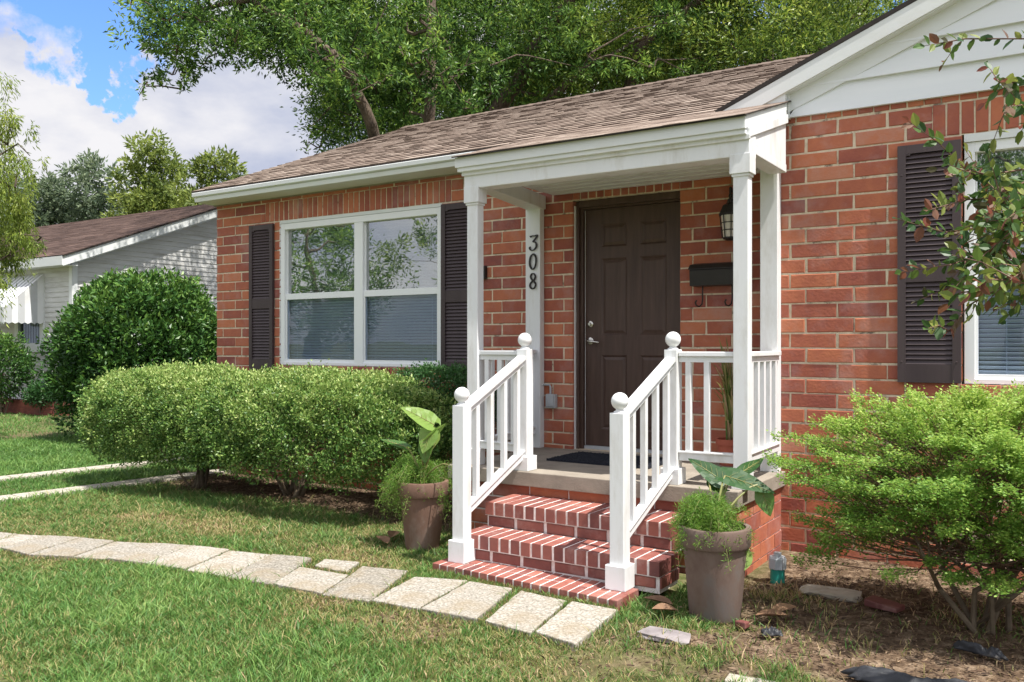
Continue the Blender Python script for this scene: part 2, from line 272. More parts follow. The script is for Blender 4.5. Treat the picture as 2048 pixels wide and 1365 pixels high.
class MB:
    def __init__(s): s.v = []; s.f4 = []; s.f3 = []; s.t4 = []; s.t3 = []; s.sm = False
    def quad(s, a, b, c, d, tone=.5):
        n = len(s.v); s.v += [a, b, c, d]; s.f4.append((n, n+1, n+2, n+3)); s.t4.append(tone); return s
    def hexa(s, p, tone=.5):   # p: 8 points, bottom 4 ccw then top 4
        n = len(s.v); s.v += [tuple(q) for q in p]
        for f in ((0, 3, 2, 1), (4, 5, 6, 7), (0, 1, 5, 4), (1, 2, 6, 5), (2, 3, 7, 6), (3, 0, 4, 7)):
            s.f4.append(tuple(n+i for i in f)); s.t4.append(tone)
        return s
    def box(s, x0, x1, y0, y1, z0, z1, tone=.5):
        return s.hexa([(x0, y0, z0), (x1, y0, z0), (x1, y1, z0), (x0, y1, z0), (x0, y0, z1), (x1, y0, z1), (x1, y1, z1), (x0, y1, z1)], tone)
    def bar(s, a, b, wx, wz, up=(0, 0, 1), tone=.5):
        a = Vector(a); b = Vector(b); d = (b-a).normalized(); u = Vector(up); r = d.cross(u).normalized(); u = r.cross(d)
        P = []
        for c in (a, b):
            for i, j in ((-1, -1), (1, -1), (1, 1), (-1, 1)): P.append(c+r*(i*wx/2)+u*(j*wz/2))
        return s.hexa([P[0], P[1], P[2], P[3], P[4], P[5], P[6], P[7]], tone)
    def tube(s, pts, rad, n=8, cap=True, tone=.5):
        s.sm = True
        pts = [Vector(p) for p in pts]; rad = rad if hasattr(rad, '__len__') else [rad]*len(pts)
        b0 = len(s.v); ref = None
        for i, p in enumerate(pts):
            d = (pts[min(i+1, len(pts)-1)]-pts[max(i-1, 0)]).normalized()
            if ref is None: ref = d.orthogonal().normalized()
            u = (ref-d*ref.dot(d)).normalized(); ref = u; w_ = d.cross(u)
            for k in range(n):
                a = 2*math.pi*k/n; s.v.append(tuple(p+(u*math.cos(a)+w_*math.sin(a))*rad[i]))
        for i in range(len(pts)-1):
            for k in range(n):
                a = b0+i*n+k; b = b0+i*n+(k+1) % n; s.f4.append((a, b, b+n, a+n)); s.t4.append(tone)
        if cap:
            for i, fl in ((0, True), (len(pts)-1, False)):
                c = len(s.v); s.v.append(tuple(pts[i]))
                for k in range(n):
                    a = b0+i*n+k; b = b0+i*n+(k+1) % n; s.f3.append((c, b, a) if fl else (c, a, b)); s.t3.append(tone)
        return s
    def lathe(s, prof, c, n=24, tone=.5):
        s.sm = True
        b0 = len(s.v)
        for r, z in prof:
            for k in range(n):
                a = 2*math.pi*k/n; s.v.append((c[0]+r*math.cos(a), c[1]+r*math.sin(a), c[2]+z))
        for i in range(len(prof)-1):
            for k in range(n):
                a = b0+i*n+k; b = b0+i*n+(k+1) % n; s.f4.append((a, b, b+n, a+n)); s.t4.append(tone)
        return s
    def prism(s, poly, axis, a0, a1, tone=.5):
        """poly: 2D points (p,q). axis 'X': (p,q)=(y,z); 'Y': (p,q)=(x,z); convex"""
        n = len(s.v); k = len(poly)
        f = (lambda p, q, a: (a, p, q)) if axis == 'X' else ((lambda p, q, a: (p, a, q)) if axis == 'Y' else (lambda p, q, a: (p, q, a)))
        s.v += [f(p, q, a0) for p, q in poly]+[f(p, q, a1) for p, q in poly]
        for i in range(k):
            j = (i+1) % k; s.f4.append((n+i, n+j, n+k+j, n+k+i)); s.t4.append(tone)
        for i in range(1, k-1):
            s.f3.append((n, n+i+1, n+i)); s.f3.append((n+k, n+k+i, n+k+i+1)); s.t3 += [tone, tone]
        return s
    def build(s, name, mat, parent=None, base=None, bevel=0, smooth=None, fix=True):
        me = nmesh(name, np.array([tuple(p) for p in s.v]), np.array(s.f4) if s.f4 else None, np.array(s.f3) if s.f3 else None, s.t4+s.t3, s.sm if smooth is None else smooth)
        if fix:
            bm = bmesh.new(); bm.from_mesh(me); bmesh.ops.recalc_face_normals(bm, faces=bm.faces); bm.to_mesh(me); bm.free()
        if s.sm and smooth is None:
            try:
                me.set_sharp_from_angle(angle=math.radians(40))
            except Exception: pass
        return link_mesh(name, me, mat, parent, base, bevel)
def vnoise(x, y, sc, seed=0):
    r = np.random.default_rng(seed); L = r.random((64, 64)); x = np.asarray(x)*sc+1000.3; y = np.asarray(y)*sc+1000.7
    xi = np.floor(x).astype(int); yi = np.floor(y).astype(int); fx = x-xi; fy = y-yi; fx = fx*fx*(3-2*fx); fy = fy*fy*(3-2*fy)
    g = lambda i, j: L[i % 64, j % 64]
    return (g(xi, yi)*(1-fx)+g(xi+1, yi)*fx)*(1-fy)+(g(xi, yi+1)*(1-fx)+g(xi+1, yi+1)*fx)*fy
def fbm(x, y, sc, seed=0): return (vnoise(x, y, sc, seed)+.5*vnoise(x, y, sc*2.1, seed+1)+.25*vnoise(x, y, sc*4.3, seed+2))/1.75
def unit(a): return a/np.maximum(np.linalg.norm(a, axis=1, keepdims=True), 1e-9)
def leaves(name, mat, P, D, L, asp=0.42, parent=None, base=None, Nn=None, fold=0.12, tone=None, flatup=0.0):
    """each leaf a small diamond blade with a crease; P base points, D growth direction"""
    n = len(P); D = unit(D); R = RNG.normal(size=(n, 3)) if Nn is None else Nn+RNG.normal(size=(n, 3))*0.25
    R[:, 2] += flatup
    Sd = unit(np.cross(D, R)); U = np.cross(Sd, D)
    L = (np.full(n, L) if np.isscalar(L) else L)[:, None]
    m1 = P+D*L*0.42; W = L*asp*0.5
    V = np.stack([P, m1+Sd*W+U*L*fold, P+D*L, m1-Sd*W+U*L*fold], 1).reshape(-1, 3)
    i = np.arange(n)[:, None]*4
    F3 = np.concatenate([i+np.array([[0, 1, 2]]), i+np.array([[0, 2, 3]])], 1).reshape(-1, 3)
    tone = RNG.random(n) if tone is None else tone
    me = nmesh(name, V, None, F3, np.repeat(tone, 2))
    return link_mesh(name, me, mat, parent, base)
def shell_pts(n, c, r, pw=2.0, thick=0.10, lump=0.08, seed=1, zmin=None):
    """points near the surface of a lumpy superellipsoid"""
    d = unit(RNG.normal(size=(n, 3))); rad = (np.abs(d)**pw).sum(1)**(-1.0/pw)
    q = d*rad[:, None]
    lum = 1+lump*(fbm(q[:, 0]*3+q[:, 2]*2, q[:, 1]*3-q[:, 2], 1.3, seed)-.5)*2
    dep = 1-np.abs(RNG.normal(size=n))*thick
    p = q*(lum*dep)[:, None]*np.array(r)+np.array(c)
    nor = unit(d/np.array(r))
    if zmin is not None:
        k = p[:, 2] > zmin+.16*(vnoise(p[:, 0]*3, p[:, 1]*2, 1.1, seed+9)-.4)*(zmin > .2); p = p[k]; nor = nor[k]; dep = dep[k]
    return p, nor, dep
# ============================================================ GROUND (setting)
def segs(fine0, fine1, step, far):
    a = [-far, -far/3, -60, -30]; 
    lo = np.arange(fine0, fine1+1e-6, step)
    out = [v for v in a if v < fine0-2]+list(lo)+[v for v in (30, 60, far/3, far) if v > fine1+2]
    return np.array(out)
gx = segs(-14, 3, 0.12, 700); gy = segs(1.5, 10, 0.12, 700)
XX, YY = np.meshgrid(gx, gy, indexing='ij')
def soil_mask(x, y):
    """1 = bare soil / mulch, 0 = lawn"""
    x = np.asarray(x, float); y = np.asarray(y, float)
    nn = fbm(x, y, 2.2, 5)-.5
    bed = np.clip((y-4.55-0.10*x*0+nn*0.9)/0.25, 0, 1)*np.clip((x+1.75)/0.2, 0, 1)        # right bed
    hb = np.clip((y-5.25+nn*.5)/0.2, 0, 1)*np.clip((x+8.0+nn*.4)/0.3, 0, 1)*np.clip((-3.6-x)/0.1, 0, 1)
    patch = np.clip((fbm(x, y, 1.6, 9)-.44)/0.10, 0, 1)*np.clip((x+2.1)/0.5, 0, 1)*np.clip((y-3.0)/.5, 0, 1)
    pt = np.clip((fbm(x, y, .9, 21)-.70)/0.05, 0, 1)*.5
    return np.clip(np.maximum.reduce([bed, hb, patch, pt]), 0, 1)
ZZ = (fbm(XX, YY, .9, 3)-.5)*0.03+(fbm(XX, YY, 5, 4)-.5)*0.008-0.012
nx, ny = XX.shape
V = np.stack([XX, YY, ZZ], 2).reshape(-1, 3); idx = np.arange(nx*ny).reshape(nx, ny)
F = np.stack([idx[:-1, :-1], idx[1:, :-1], idx[1:, 1:], idx[:-1, 1:]], 2).reshape(-1, 4)
me = nmesh('ground', V, F, smooth=True)
a = me.attributes.new('soil', 'FLOAT', 'POINT'); a.data.foreach_set('value', soil_mask(XX, YY).ravel().astype(np.float32))
g = link_mesh('ground', me, 'ground'); setp(g, kind='structure')
def gz(x, y): return (fbm(x, y, .9, 3)-.5)*0.03+(fbm(x, y, 5, 4)-.5)*0.008-0.012
# paved strips of the drive
def strip(x0, y0, x1, y1, wd):
    mb = MB(); a = Vector((x0, y0, 0)); b = Vector((x1, y1, 0)); d = (b-a).normalized(); r = Vector((d.y, -d.x, 0))
    k = 30
    for i in range(k):
        p = a.lerp(b, i/k); q = a.lerp(b, (i+1)/k-.0012)
        P = [p-r*wd/2, p+r*wd/2, q+r*wd/2, q-r*wd/2]
        mb.hexa([(v.x, v.y, -.06) for v in P]+[(v.x, v.y, .018) for v in P])
    o = mb.build('drive_strip', 'concrete'); setp(o, kind='structure'); return o
strip(-8.45, 1.5, -7.62, 8.2, .26); strip(-9.75, 1.5, -8.83, 9.0, .26)
# ============================================================ HOUSE
W = 6.335; G = 6.03; J0 = 2.705; CO = 0.1021; BL = 0.311
house = thing('brick_house', 'single storey red brick house with brown shingle roof, white trim and dark door', 'house', (-4.0, 6.335, 0))
def brick_field(mb, x0, x1, z0, z1, Y, xa, holes=(), flip=0, dep=.012):
    """running bond of long bricks; joint lines J0-k*CO; xa = joint x in the even courses, next course shifted a third"""
    k0 = math.floor((J0-z1)/CO)-1; k1 = math.ceil((J0-z0)/CO)+1
    for k in range(k0, k1):
        zt = J0-k*CO; zb = zt-CO
        a = max(zb+.0066, z0); b = min(zt-.0066, z1)
        if b-a < .012: continue
        off = xa+(BL*0.34 if (k+flip) % 2 else 0)
        i0 = math.floor((x0-off)/BL)-1; i1 = math.ceil((x1-off)/BL)+1
        wob = random.uniform(-.0015, .0015)
        for i in range(i0, i1):
            u0 = max(off+i*BL+.0072+random.uniform(-.003, .003), x0); u1 = min(off+(i+1)*BL-.0072+random.uniform(-.003, .003), x1)
            pieces = [(u0, u1)]
            for (hx0, hx1, hz0, hz1) in holes:
                if b <= hz0+.01 or a >= hz1-.01: continue
                np_ = []
                for (p, q) in pieces:
                    if q <= hx0 or p >= hx1: np_.append((p, q)); continue
                    if p < hx0: np_.append((p, hx0))
                    if q > hx1: np_.append((hx1, q))
                pieces = np_
            for (p, q) in pieces:
                if q-p < .02: continue
                one_brick(mb, p, q, a+wob, b+wob, Y, dep)
def one_brick(mb, p, q, a, b, Y, dep=.012):
    t = min(1, max(0, random.gauss(.5, .24))); y0 = Y+random.uniform(-.0025, .0015); c = .0035
    j = lambda: random.uniform(-.0026, .0026)
    # bevelled face
    n = len(mb.v)
    mb.v += [(p, y0+dep, a), (q, y0+dep, a), (q, y0+dep, b), (p, y0+dep, b),
             (p+j(), y0+c, a+j()), (q+j(), y0+c, a+j()), (q+j(), y0+c, b+j()), (p+j(), y0+c, b+j()),
             (p+c+abs(j()), y0, a+c+abs(j())), (q-c-abs(j()), y0, a+c+abs(j())), (q-c-abs(j()), y0, b-c-abs(j())), (p+c+abs(j()), y0, b-c-abs(j()))]
    for f in ((0, 1, 5, 4), (1, 2, 6, 5), (2, 3, 7, 6), (3, 0, 4, 7), (4, 5, 9, 8), (5, 6, 10, 9), (6, 7, 11, 10), (7, 4, 8, 11), (8, 9, 10, 11)):
        mb.f4.append(tuple(n+i for i in f)); mb.t4.append(t)
def soldiers(mb, x0, x1, z0, z1, Y, step):
    n = round((x1-x0)/step); s = (x1-x0)/n
    for i in range(n): one_brick(mb, x0+i*s+.0058, x0+(i+1)*s-.0058, z0+.006, z1-.006, Y)
def wall_cells(mb, x0, x1, z0, z1, y0, y1, holes=()):
    xs = sorted(set([x0, x1]+[h[0] for h in holes]+[h[1] for h in holes])); zs = sorted(set([z0, z1]+[h[2] for h in holes]+[h[3] for h in holes]))
    for i in range(len(xs)-1):
        for j in range(len(zs)-1):
            cx = (xs[i]+xs[i+1])/2; cz = (zs[j]+zs[j+1])/2
            if any(h[0] < cx < h[1] and h[2] < cz < h[3] for h in holes): continue
            mb.box(xs[i], xs[i+1], y0, y1, zs[j], zs[j+1])
XL = -8.059; WIN = (-7.04, -4.885, 1.185, 2.700); DOOR = (-3.512, -2.562, .53, 2.6029)
GW = (-.59, .95, 1.155, 2.705); GX0 = -1.80; GX1 = 4.6
xe = onY(470, 600, W)[0]
# brick skins
mb = MB(); wsold = (-7.265, -4.775, 2.705, 2.915); dsold = (-3.512, -2.562, 2.6029, 2.775)
brick_field(mb, XL, -1.66, -.05, 2.97, W, xe, [WIN, DOOR, wsold, dsold])
soldiers(mb, wsold[0], wsold[1], wsold[2], wsold[3], W, .0715); soldiers(mb, dsold[0], dsold[1], dsold[2], dsold[3], W, .0715)
# brick reveals of the openings (jambs)
for (xj, sgn, z0, z1) in ((DOOR[0], 1, DOOR[2], DOOR[3]), (WIN[0], 1, WIN[2], WIN[3])):
    k = 0
    z = J0-math.ceil((J0-z0)/CO)*CO
    while z < z1:
        a = max(z+.005, z0); b = min(z+CO-.005, z1)
        if b-a > .02: mb.box(xj-.004, xj+.0035, W+.004, W+.085, a, b, random.random())
        z += CO
rows = mb.build('brickwork', 'brick', house, fix=False)
mb = MB(); wall_cells(mb, XL+.004, -1.66, -.3, 3.0, W+.0055, W+.22, [WIN, DOOR])
mort = mb.build('front_wall', 'mortar', house)
rows.parent = mort; mort.matrix_parent_inverse.identity()
mb = MB(); gs = (-.755, 1.16, 2.705, 2.915)
xa = onY(1580, 700, G)[0]
vent = (-.66, -.20, .10, .19)
brick_field(mb, GX0, 2.6, -.05, 2.908, G, xa, [GW, gs, vent]); soldiers(mb, gs[0], gs[1], gs[2], gs[3], G, .0795)
# thin header course under the siding
x = GX0
while x < 2.6: one_brick(mb, x+.004, x+.094, 2.922, 2.958, G); x += .1
z = J0-math.ceil((J0-GW[2])/CO)*CO
while z < GW[3]:
    a = max(z+.005, GW[2]); b = min(z+CO-.005, GW[3])
    if b-a > .02: mb.box(GW[0]-.004, GW[0]+.0035, G+.004, G+.06, a, b, random.random())
    z += CO
grow = mb.build('brickwork', 'brick', house, fix=False)
mb = MB(); wall_cells(mb, GX0+.004, GX1, -.3, 2.965, G+.0055, G+.25, [GW, vent])
gmort = mb.build('wing_wall', 'mortar', house); grow.parent = gmort
# foundation vent
mb = MB(); mb.box(vent[0], vent[1], G+.04, G+.06, vent[2], vent[3])
vo = mb.build('foundation_vent', 'black_metal', house)
mb = MB()
for i in range(5): mb.box(vent[0]+.03+i*.1, vent[0]+.04+i*.1, G+.012, G+.038, vent[2], vent[3])
mb.box(vent[0], vent[1], G+.014, G+.036, .142, .150)
mb.build('vent_grille', 'mortar', vo)
# other walls (sides and back), seen only from aside
mb = MB(); mb.box(XL+.004, XL+.2, W+.22, 13.2, -.3, 3.0); mb.box(XL, GX1, 13.2, 13.4, -.3, 3.0); mb.box(GX1-.2, GX1, G+.25, 13.2, -.3, 3.0)
mb.prism([(W+.2, 3.0), (13.4, 3.0), (9.75, 4.42)], 'X', XL+.02, XL+.16)
mb.box(XL+.2, -1.66, W+1.6, W+1.65, -.1, 3.0)
mb.box(GX0+.02, GX0+.2, G+.25, W+.01, -.3, 3.0)
mb.build('rear_walls', 'mortar', house)
mb = MB(); mb.box(XL+.2, GX1-.2, W+.25, 13.2, 2.98, 3.02); mb.box(XL+.2, GX1-.2, W+.23, 13.2, .1, .14); mb.box(-1.66, GX1-.2, G+1.2, G+1.25, .14, 2.98)
mb.build('interior', 'room', house)
# roof
EY, EZ, PI_, RY = 6.06, 3.062, .404, 9.70
RZ = EZ+PI_*(RY-EY)
def shingles(mb, O, U, Sv, width, length, exp=.142, tmin=.12, tmax=.34, thk=1.0, edge=.0):
    O = Vector(O); U = Vector(U).normalized(); Sv = Vector(Sv).normalized(); Nn = U.cross(Sv).normalized()
    if Nn.z < 0: Nn = -Nn
    r = 0; n = int(length/exp)+1
    for r in range(n):
        s0 = r*exp; s1 = min(s0+exp+.015, length)
        if s1 <= s0: break
        x = -random.uniform(0, tmax)
        rt = random.uniform(-.03, .03)
        while x < width:
            w_ = random.uniform(tmin, tmax); x0 = max(x, 0); x1 = min(x+w_, width); x += w_
            if x1-x0 < .01: continue
            th = thk*random.choice((.009, .010, .013)); t = min(1, max(0, random.gauss(.5, .15)+rt))
            j = random.uniform(-.004, .004)
            a = O+U*x0+Sv*(s0+j); b = O+U*x1+Sv*(s0+j); c = O+U*x1+Sv*s1; d = O+U*x0+Sv*s1
            mb.hexa([a, b, c, d, a+Nn*th, b+Nn*th, c+Nn*.002, d+Nn*.002], t); mb.t4[-4] = edge if edge is not None else t
SL = math.hypot(RY-EY, RZ-EZ)
mb = MB(); shingles(mb, (-8.13, EY, EZ+.012), (1, 0, 0), (0, RY-EY, RZ-EZ), 11.5, SL, .132, .09, .20)
x = -8.13
while x < 3.3:   # ridge caps
    mb.hexa([(x, RY-.14, RZ-.035), (x+.2, RY-.14, RZ-.045), (x+.2, RY, RZ+.012), (x, RY, RZ+.022), (x, RY-.14, RZ-.023), (x+.2, RY-.14, RZ-.033), (x+.2, RY, RZ+.03), (x, RY, RZ+.04)], random.random()*.15)
    x += .14
sh = mb.build('shingles', 'shingle', house, fix=False)
mb = MB(); mb.prism([(EY-.0, EZ-.03), (EY, EZ+.010), (RY, RZ+.010), (RY+3.9, EZ-.02), (RY+3.9, EZ-.06), (RY, RZ-.03)][:3]+[(RY, RZ-.03)], 'X', -8.13, 3.37)
mb.prism([(RY, RZ-.03), (RY, RZ+.009), (RY+3.85, EZ-.03), (RY+3.85, EZ-.07)], 'X', -8.13, 4.8)
rf = mb.build('roof', 'dark_edge', house); sh.parent = rf
# wing gable roof
AX = 1.30; RKY = 5.93; TX = -2.13; TZ = 3.030; GP = .405
mb = MB()
AZ_ = TZ+GP*(AX-TX)
for sg in (-1, 1):
    xt = TX if sg < 0 else 2*AX-TX
    mb.hexa([(xt, RKY-.012, TZ), (AX, RKY-.012, AZ_), (AX, 9.2, AZ_), (xt, 9.2, TZ), (xt, RKY-.012, TZ+.03), (AX, RKY-.012, AZ_+.03), (AX, 9.2, AZ_+.03), (xt, 9.2, TZ+.03)])
mb.build('wing_roof', 'dark_edge', house)
# rake board with lower moulding
def sloped(mb, x0, x1, zoff0, zoff1, y0, y1):
    """band parallel to the rake, vertical offsets below the roof line"""
    f = lambda x: TZ+GP*(x-TX)
    mb.hexa([(x0, y0, f(x0)-zoff1), (x1, y0, f(x1)-zoff1), (x1, y1, f(x1)-zoff1), (x0, y1, f(x0)-zoff1), (x0, y0, f(x0)-zoff0), (x1, y0, f(x1)-zoff0), (x1, y1, f(x1)-zoff0), (x0, y1, f(x0)-zoff0)])
mb = MB(); sloped(mb, TX+.015, AX, .002, .118, RKY-.008, RKY+.02)
mb.build('rake_board', 'trim', house, bevel=.002)
mb = MB(); sloped(mb, TX+.30, AX, .1165, .124, RKY+.004, G-.001); sloped(mb, TX+.44, AX, .124, .235, G-.028, G-.001)
mb.build('rake_moulding', 'trim', house)
# right slope of the gable rake (out of frame)
mb = MB(); f = lambda x: AZ_-GP*(x-AX)
mb.hexa([(AX, RKY-.008, f(AX)-.118), (4.7, RKY-.008, f(4.7)-.118), (4.7, RKY+.02, f(4.7)-.118), (AX, RKY+.02, f(AX)-.118), (AX, RKY-.008, f(AX)-.002), (4.7, RKY-.008, f(4.7)-.002), (4.7, RKY+.02, f(4.7)-.002), (AX, RKY+.02, f(AX)-.002)])
mb.build('rake_board', 'trim', house)
# lap siding of the gable
mb = MB(); zb = 2.955; k = 0
while zb < AZ_-.1:
    zt = zb+.1905; fx = lambda z: TX+(z+.14-TZ)/GP
    xl = max(-1.645, fx(zb)); xl2 = max(-1.645, fx(zt)); xr = 2*AX-fx(zb); xr2 = 2*AX-fx(zt)
    if xl2 > AX: xl2 = AX; xr2 = AX
    mb.hexa([(xl, G-.030, zb), (xr, G-.030, zb), (xr, G+.01, zb), (xl, G+.01, zb), (xl2, G-.003, zt), (xr2, G-.003, zt), (xr2, G+.01, zt), (xl2, G+.01, zt)])
    zb = zt; k += 1
mb.build('gable_siding', 'siding', house)
# boxed return at the left foot of the gable
mb = MB(); mb.prism([(-1.90, 3.000), (-1.645, 3.000), (-1.645, 3.105)], 'Y', RKY+.006, G+.02)
mb.box(-1.645, -1.634, G-.05, G-.002, 2.945, 3.11)
mb.build('cornice_return', 'trim', house, bevel=.002)
# main eave: gutter, fascia, soffit
mb = MB()
prof = [(6.075, 2.955), (6.058, 2.985), (6.052, 3.000), (6.040, 3.010), (6.036, 3.048), (6.046, 3.052), (6.13, 3.052), (6.13, 2.955)]
for i in range(1, len(prof)-1): pass
mb.prism([(6.062, 2.957), (6.053, 3.0), (6.13, 3.0), (6.13, 2.957)], 'X', -8.075, -4.10)
mb.prism([(6.050, 3.002), (6.030, 3.012), (6.028, 3.050), (6.034, 3.054), (6.13, 3.054), (6.13, 3.002)], 'X', -8.085, -4.10)
mb.build('gutter', 'trim', house, bevel=.002)
mb = MB(); mb.box(-8.10, -1.70, 6.131, W+.005, 2.958, 2.972)
mb.build('soffit', 'trim', house)
mb = MB(); mb.box(XL-.03, -3.9, W-.012, W-.001, 2.944, 2.957)
mb.build('frieze_strip', 'slab', house)
# ---------------- porch
PX0, PX1, PF = -3.775, -1.635, 5.05; PS = .315
mb = MB()
zt = lambda y: 2.768+PS*(y-PF)
shingles(mb, (PX0-.01, PF-.03, zt(PF-.03)+.001), (1, 0, 0), (0, 1, PS), PX1+.02-PX0, 1.22, .135, .09, .2, .35, None)
ps = mb.build('shingles', 'shingle', house, fix=False)
mb = MB(); mb.prism([(PF-.028, zt(PF-.03)-.006), (PF-.028, zt(PF-.03)+.0), (6.2, zt(6.2)+.0), (6.2, zt(6.2)-.006)], 'X', PX0-.01, PX1+.012)
pr_ = mb.build('porch_roof', 'dark_edge', house); ps.parent = pr_
mb = MB(); mb.box(PX0, PX1, PF, PF+.03, 2.684, 2.758)           # front fascia
mb.box(PX0+.012, PX1-.004, PF+.014, PF+.05, 2.655, 2.684)
for (ya, yb) in ((PF+.03, RKY+.0),):
    for xx in (PX1-.026, PX0):
        mb.hexa([(xx, ya, zt(ya)-.085), (xx+.026, ya, zt(ya)-.085), (xx+.026, yb, zt(yb)-.085), (xx, yb, zt(yb)-.085), (xx, ya, zt(ya)-.0075), (xx+.026, ya, zt(ya)-.0075), (xx+.026, yb, zt(yb)-.0075), (xx, yb, zt(yb)-.0075)])
mb.build('porch_fascia', 'trim', house, bevel=.003)
def ex(px, Y): return onY(px, 600, Y)[0]
PB = 5.12
pl0 = ex(934, PB); pl1 = pl0+.094; pr0 = ex(1466, PB); pr1 = pr0+.092
mb = MB(); bx0 = pl0-.018; bx1 = pr1+.012
mb.box(bx0, bx1, PB-.012, PB+.12, 2.535, 2.668)                 # front beam
mb.box(bx0-.012, bx1+.008, PB-.028, PB-.012, 2.628, 2.660)      # crown strip

lx0, lx1 = ex(1050, 6.26), ex(1084, 6.26)
mb.hexa([(bx0, PB+.12, 2.55), (bx0+.13, PB+.12, 2.55), (lx1, W-.01, 2.55), (lx0, W-.01, 2.55), (bx0, PB+.12, 2.662), (bx0+.13, PB+.12, 2.662), (lx1, W-.01, 2.662), (lx0, W-.01, 2.662)])
mb.build('porch_beam', 'white', house, bevel=.004)
sx = bx1-.006; mb = MB(); mb.box(sx-.12, sx, PB+.12, 5.925, 2.565, 2.62)
mb.hexa([(sx-.03, PB+.122, 2.62), (sx-.004, PB+.122, 2.62), (sx-.004, 5.925, 2.62), (sx-.03, 5.925, 2.62), (sx-.03, PB+.122, 2.70), (sx-.004, PB+.122, 2.70), (sx-.004, 5.925, zt(5.925)-.03), (sx-.03, 5.925, zt(5.925)-.03)])
ya, yb = PF+.052, 5.925
mb.hexa([(sx-.01, ya, zt(ya)-.145), (sx+.012, ya, zt(ya)-.145), (sx+.012, yb, zt(yb)-.145), (sx-.01, yb, zt(yb)-.145), (sx-.01, ya, zt(ya)-.086), (sx+.012, ya, zt(ya)-.086), (sx+.012, yb, zt(yb)-.086), (sx-.01, yb, zt(yb)-.086)])
mb.build('side_beam', 'white', house, bevel=.004)
mb = MB(); mb.box(bx0+.05, bx1-.12, PB+.12, W-.012, 2.66, 2.674)
for i in range(9): mb.box(bx0+.13, bx1-.13, PB+.13+i*.125, PB+.137+i*.125, 2.656, 2.661)
mb.build('porch_ceiling', 'white', house)
def post(x0, x1, y0, name, z0=.53, z1=2.54, cap=True, dpt=.078):
    mb = MB(); mb.box(x0, x1, y0, y0+dpt, z0, z1)
    o = mb.build(name, 'white', house, bevel=.004)
    if cap:
        mb = MB(); mb.box(x0-.018, x1+.018, y0-.016, y0+dpt+.016, 2.432, 2.55); mb.box(x0-.008, x1+.008, y0-.007, y0+dpt+.007, 2.415, 2.432)
        mb.build('capital', 'white', o, bevel=.003)
        mb = MB(); mb.box(x0-.008, x1+.008, y0-.008, y0+dpt+.008, z0, z0+.12); mb.build('post_base', 'white', o, bevel=.003)
    return o
post(pl0, pl1, PB, 'porch_post'); post(pr0, pr1, PB, 'porch_post')
pil = post(ex(1051, 6.26), ex(1080, 6.26), 6.26, 'pilaster', z1=2.655, cap=False, dpt=.07)
pil2 = post(ex(1520, 5.94), ex(1555, 5.94), 5.94, 'pilaster', z1=2.80, cap=False, dpt=.088)
# house number 3 0 8
def number(strokes, cx, cz, h, rr=.0055):
    mb = MB()
    for st in strokes:
        pts = [(cx+p[0]*h, 6.248, cz+p[1]*h) for p in st]; n = len(pts)
        # smooth
        sm = []
        for i in range(n-1):
            for k in range(4):
                t = k/4; p0 = pts[max(i-1, 0)]; p1 = pts[i]; p2 = pts[i+1]; p3 = pts[min(i+2, n-1)]
                sm.append(tuple(.5*((2*p1[a])+(-p0[a]+p2[a])*t+(2*p0[a]-5*p1[a]+4*p2[a]-p3[a])*t*t+(-p0[a]+3*p1[a]-3*p2[a]+p3[a])*t**3) for a in range(3)))
        sm.append(pts[-1]); m_ = len(sm)
        wd = [rr*(st_w(sm, i)) for i in range(m_)]
        mb.tube(sm, wd, n=6)
    mb.v = [(v[0], 6.248+(v[1]-6.248)*.6, v[2]) for v in mb.v]
    return mb
def st_w(sm, i):
    a = sm[max(i-1, 0)]; b = sm[min(i+1, len(sm)-1)]; dx = b[0]-a[0]; dz = b[2]-a[2]; l = math.hypot(dx, dz)+1e-9
    return .7+.75*abs(dz)/l
three = [[(-.20, .40), (-.05, .47), (.12, .46), (.34, .50), (.20, .28), (.02, .08), (.18, .05), (.27, -.12), (.22, -.33), (.02, -.48), (-.18, -.44), (-.25, -.30), (-.17, -.25)], [(-.20, .40), (-.16, .48)]]
zero = [[(.02, .5), (-.16, .35), (-.24, .05), (-.22, -.28), (-.05, -.5), (.12, -.42), (.23, -.12), (.23, .22), (.13, .44), (.02, .5)]]
eight = [[(.20, .30), (.10, .47), (-.08, .47), (-.17, .30), (-.08, .10), (.10, -.05), (.21, -.22), (.14, -.43), (-.04, -.5), (-.21, -.38), (-.20, -.18), (-.02, .0), (.13, .12), (.20, .30)]]
for st, zc_ in ((three, 2.262), (zero, 2.105), (eight, 1.940)):
    o = number(st, ex(1066, 6.25), zc_, .128, .0068).build('house_number', 'black_metal', pil)
# slab and brick base
SX0, SX1 = -3.83, -1.672
mb = MB(); mb.box(SX0, SX1, 5.035, W+.005, .43, .53); mb.build('porch_floor', 'slab', house, bevel=.006)
def bricks_on(mb, x0, x1, z0, z1, y, L=.215, hgt=.066, jt=.009, axis='x', off=0.0):
    """small bricks on a vertical face; axis x: face looks -Y; axis y: face looks +X"""
    z = z1; r = 0
    while z > z0+.02:
        a = max(z-hgt, z0); b = z-jt*.3; x = x0-(L/2 if r % 2 else 0)-off
        while x < x1:
            p = max(x+jt/2, x0); q = min(x+L-jt/2, x1)
            if q-p > .02:
                t = min(1, max(0, random.gauss(.5, .22)))
                if axis == 'x': one_brick(mb, p, q, a, b, y, .008)
                else: mb.box(y-.012, y+random.uniform(-.001, .002), p, q, a, b, t)
            x += L
        z -= hgt+jt; r += 1
mb = MB(); bricks_on(mb, -3.78, -1.705, -.03, .43, 5.085, L=.31, hgt=.093)
bricks_on(mb, 5.09, G-.003, -.03, .43, -1.698, L=.31, hgt=.093, axis='y')
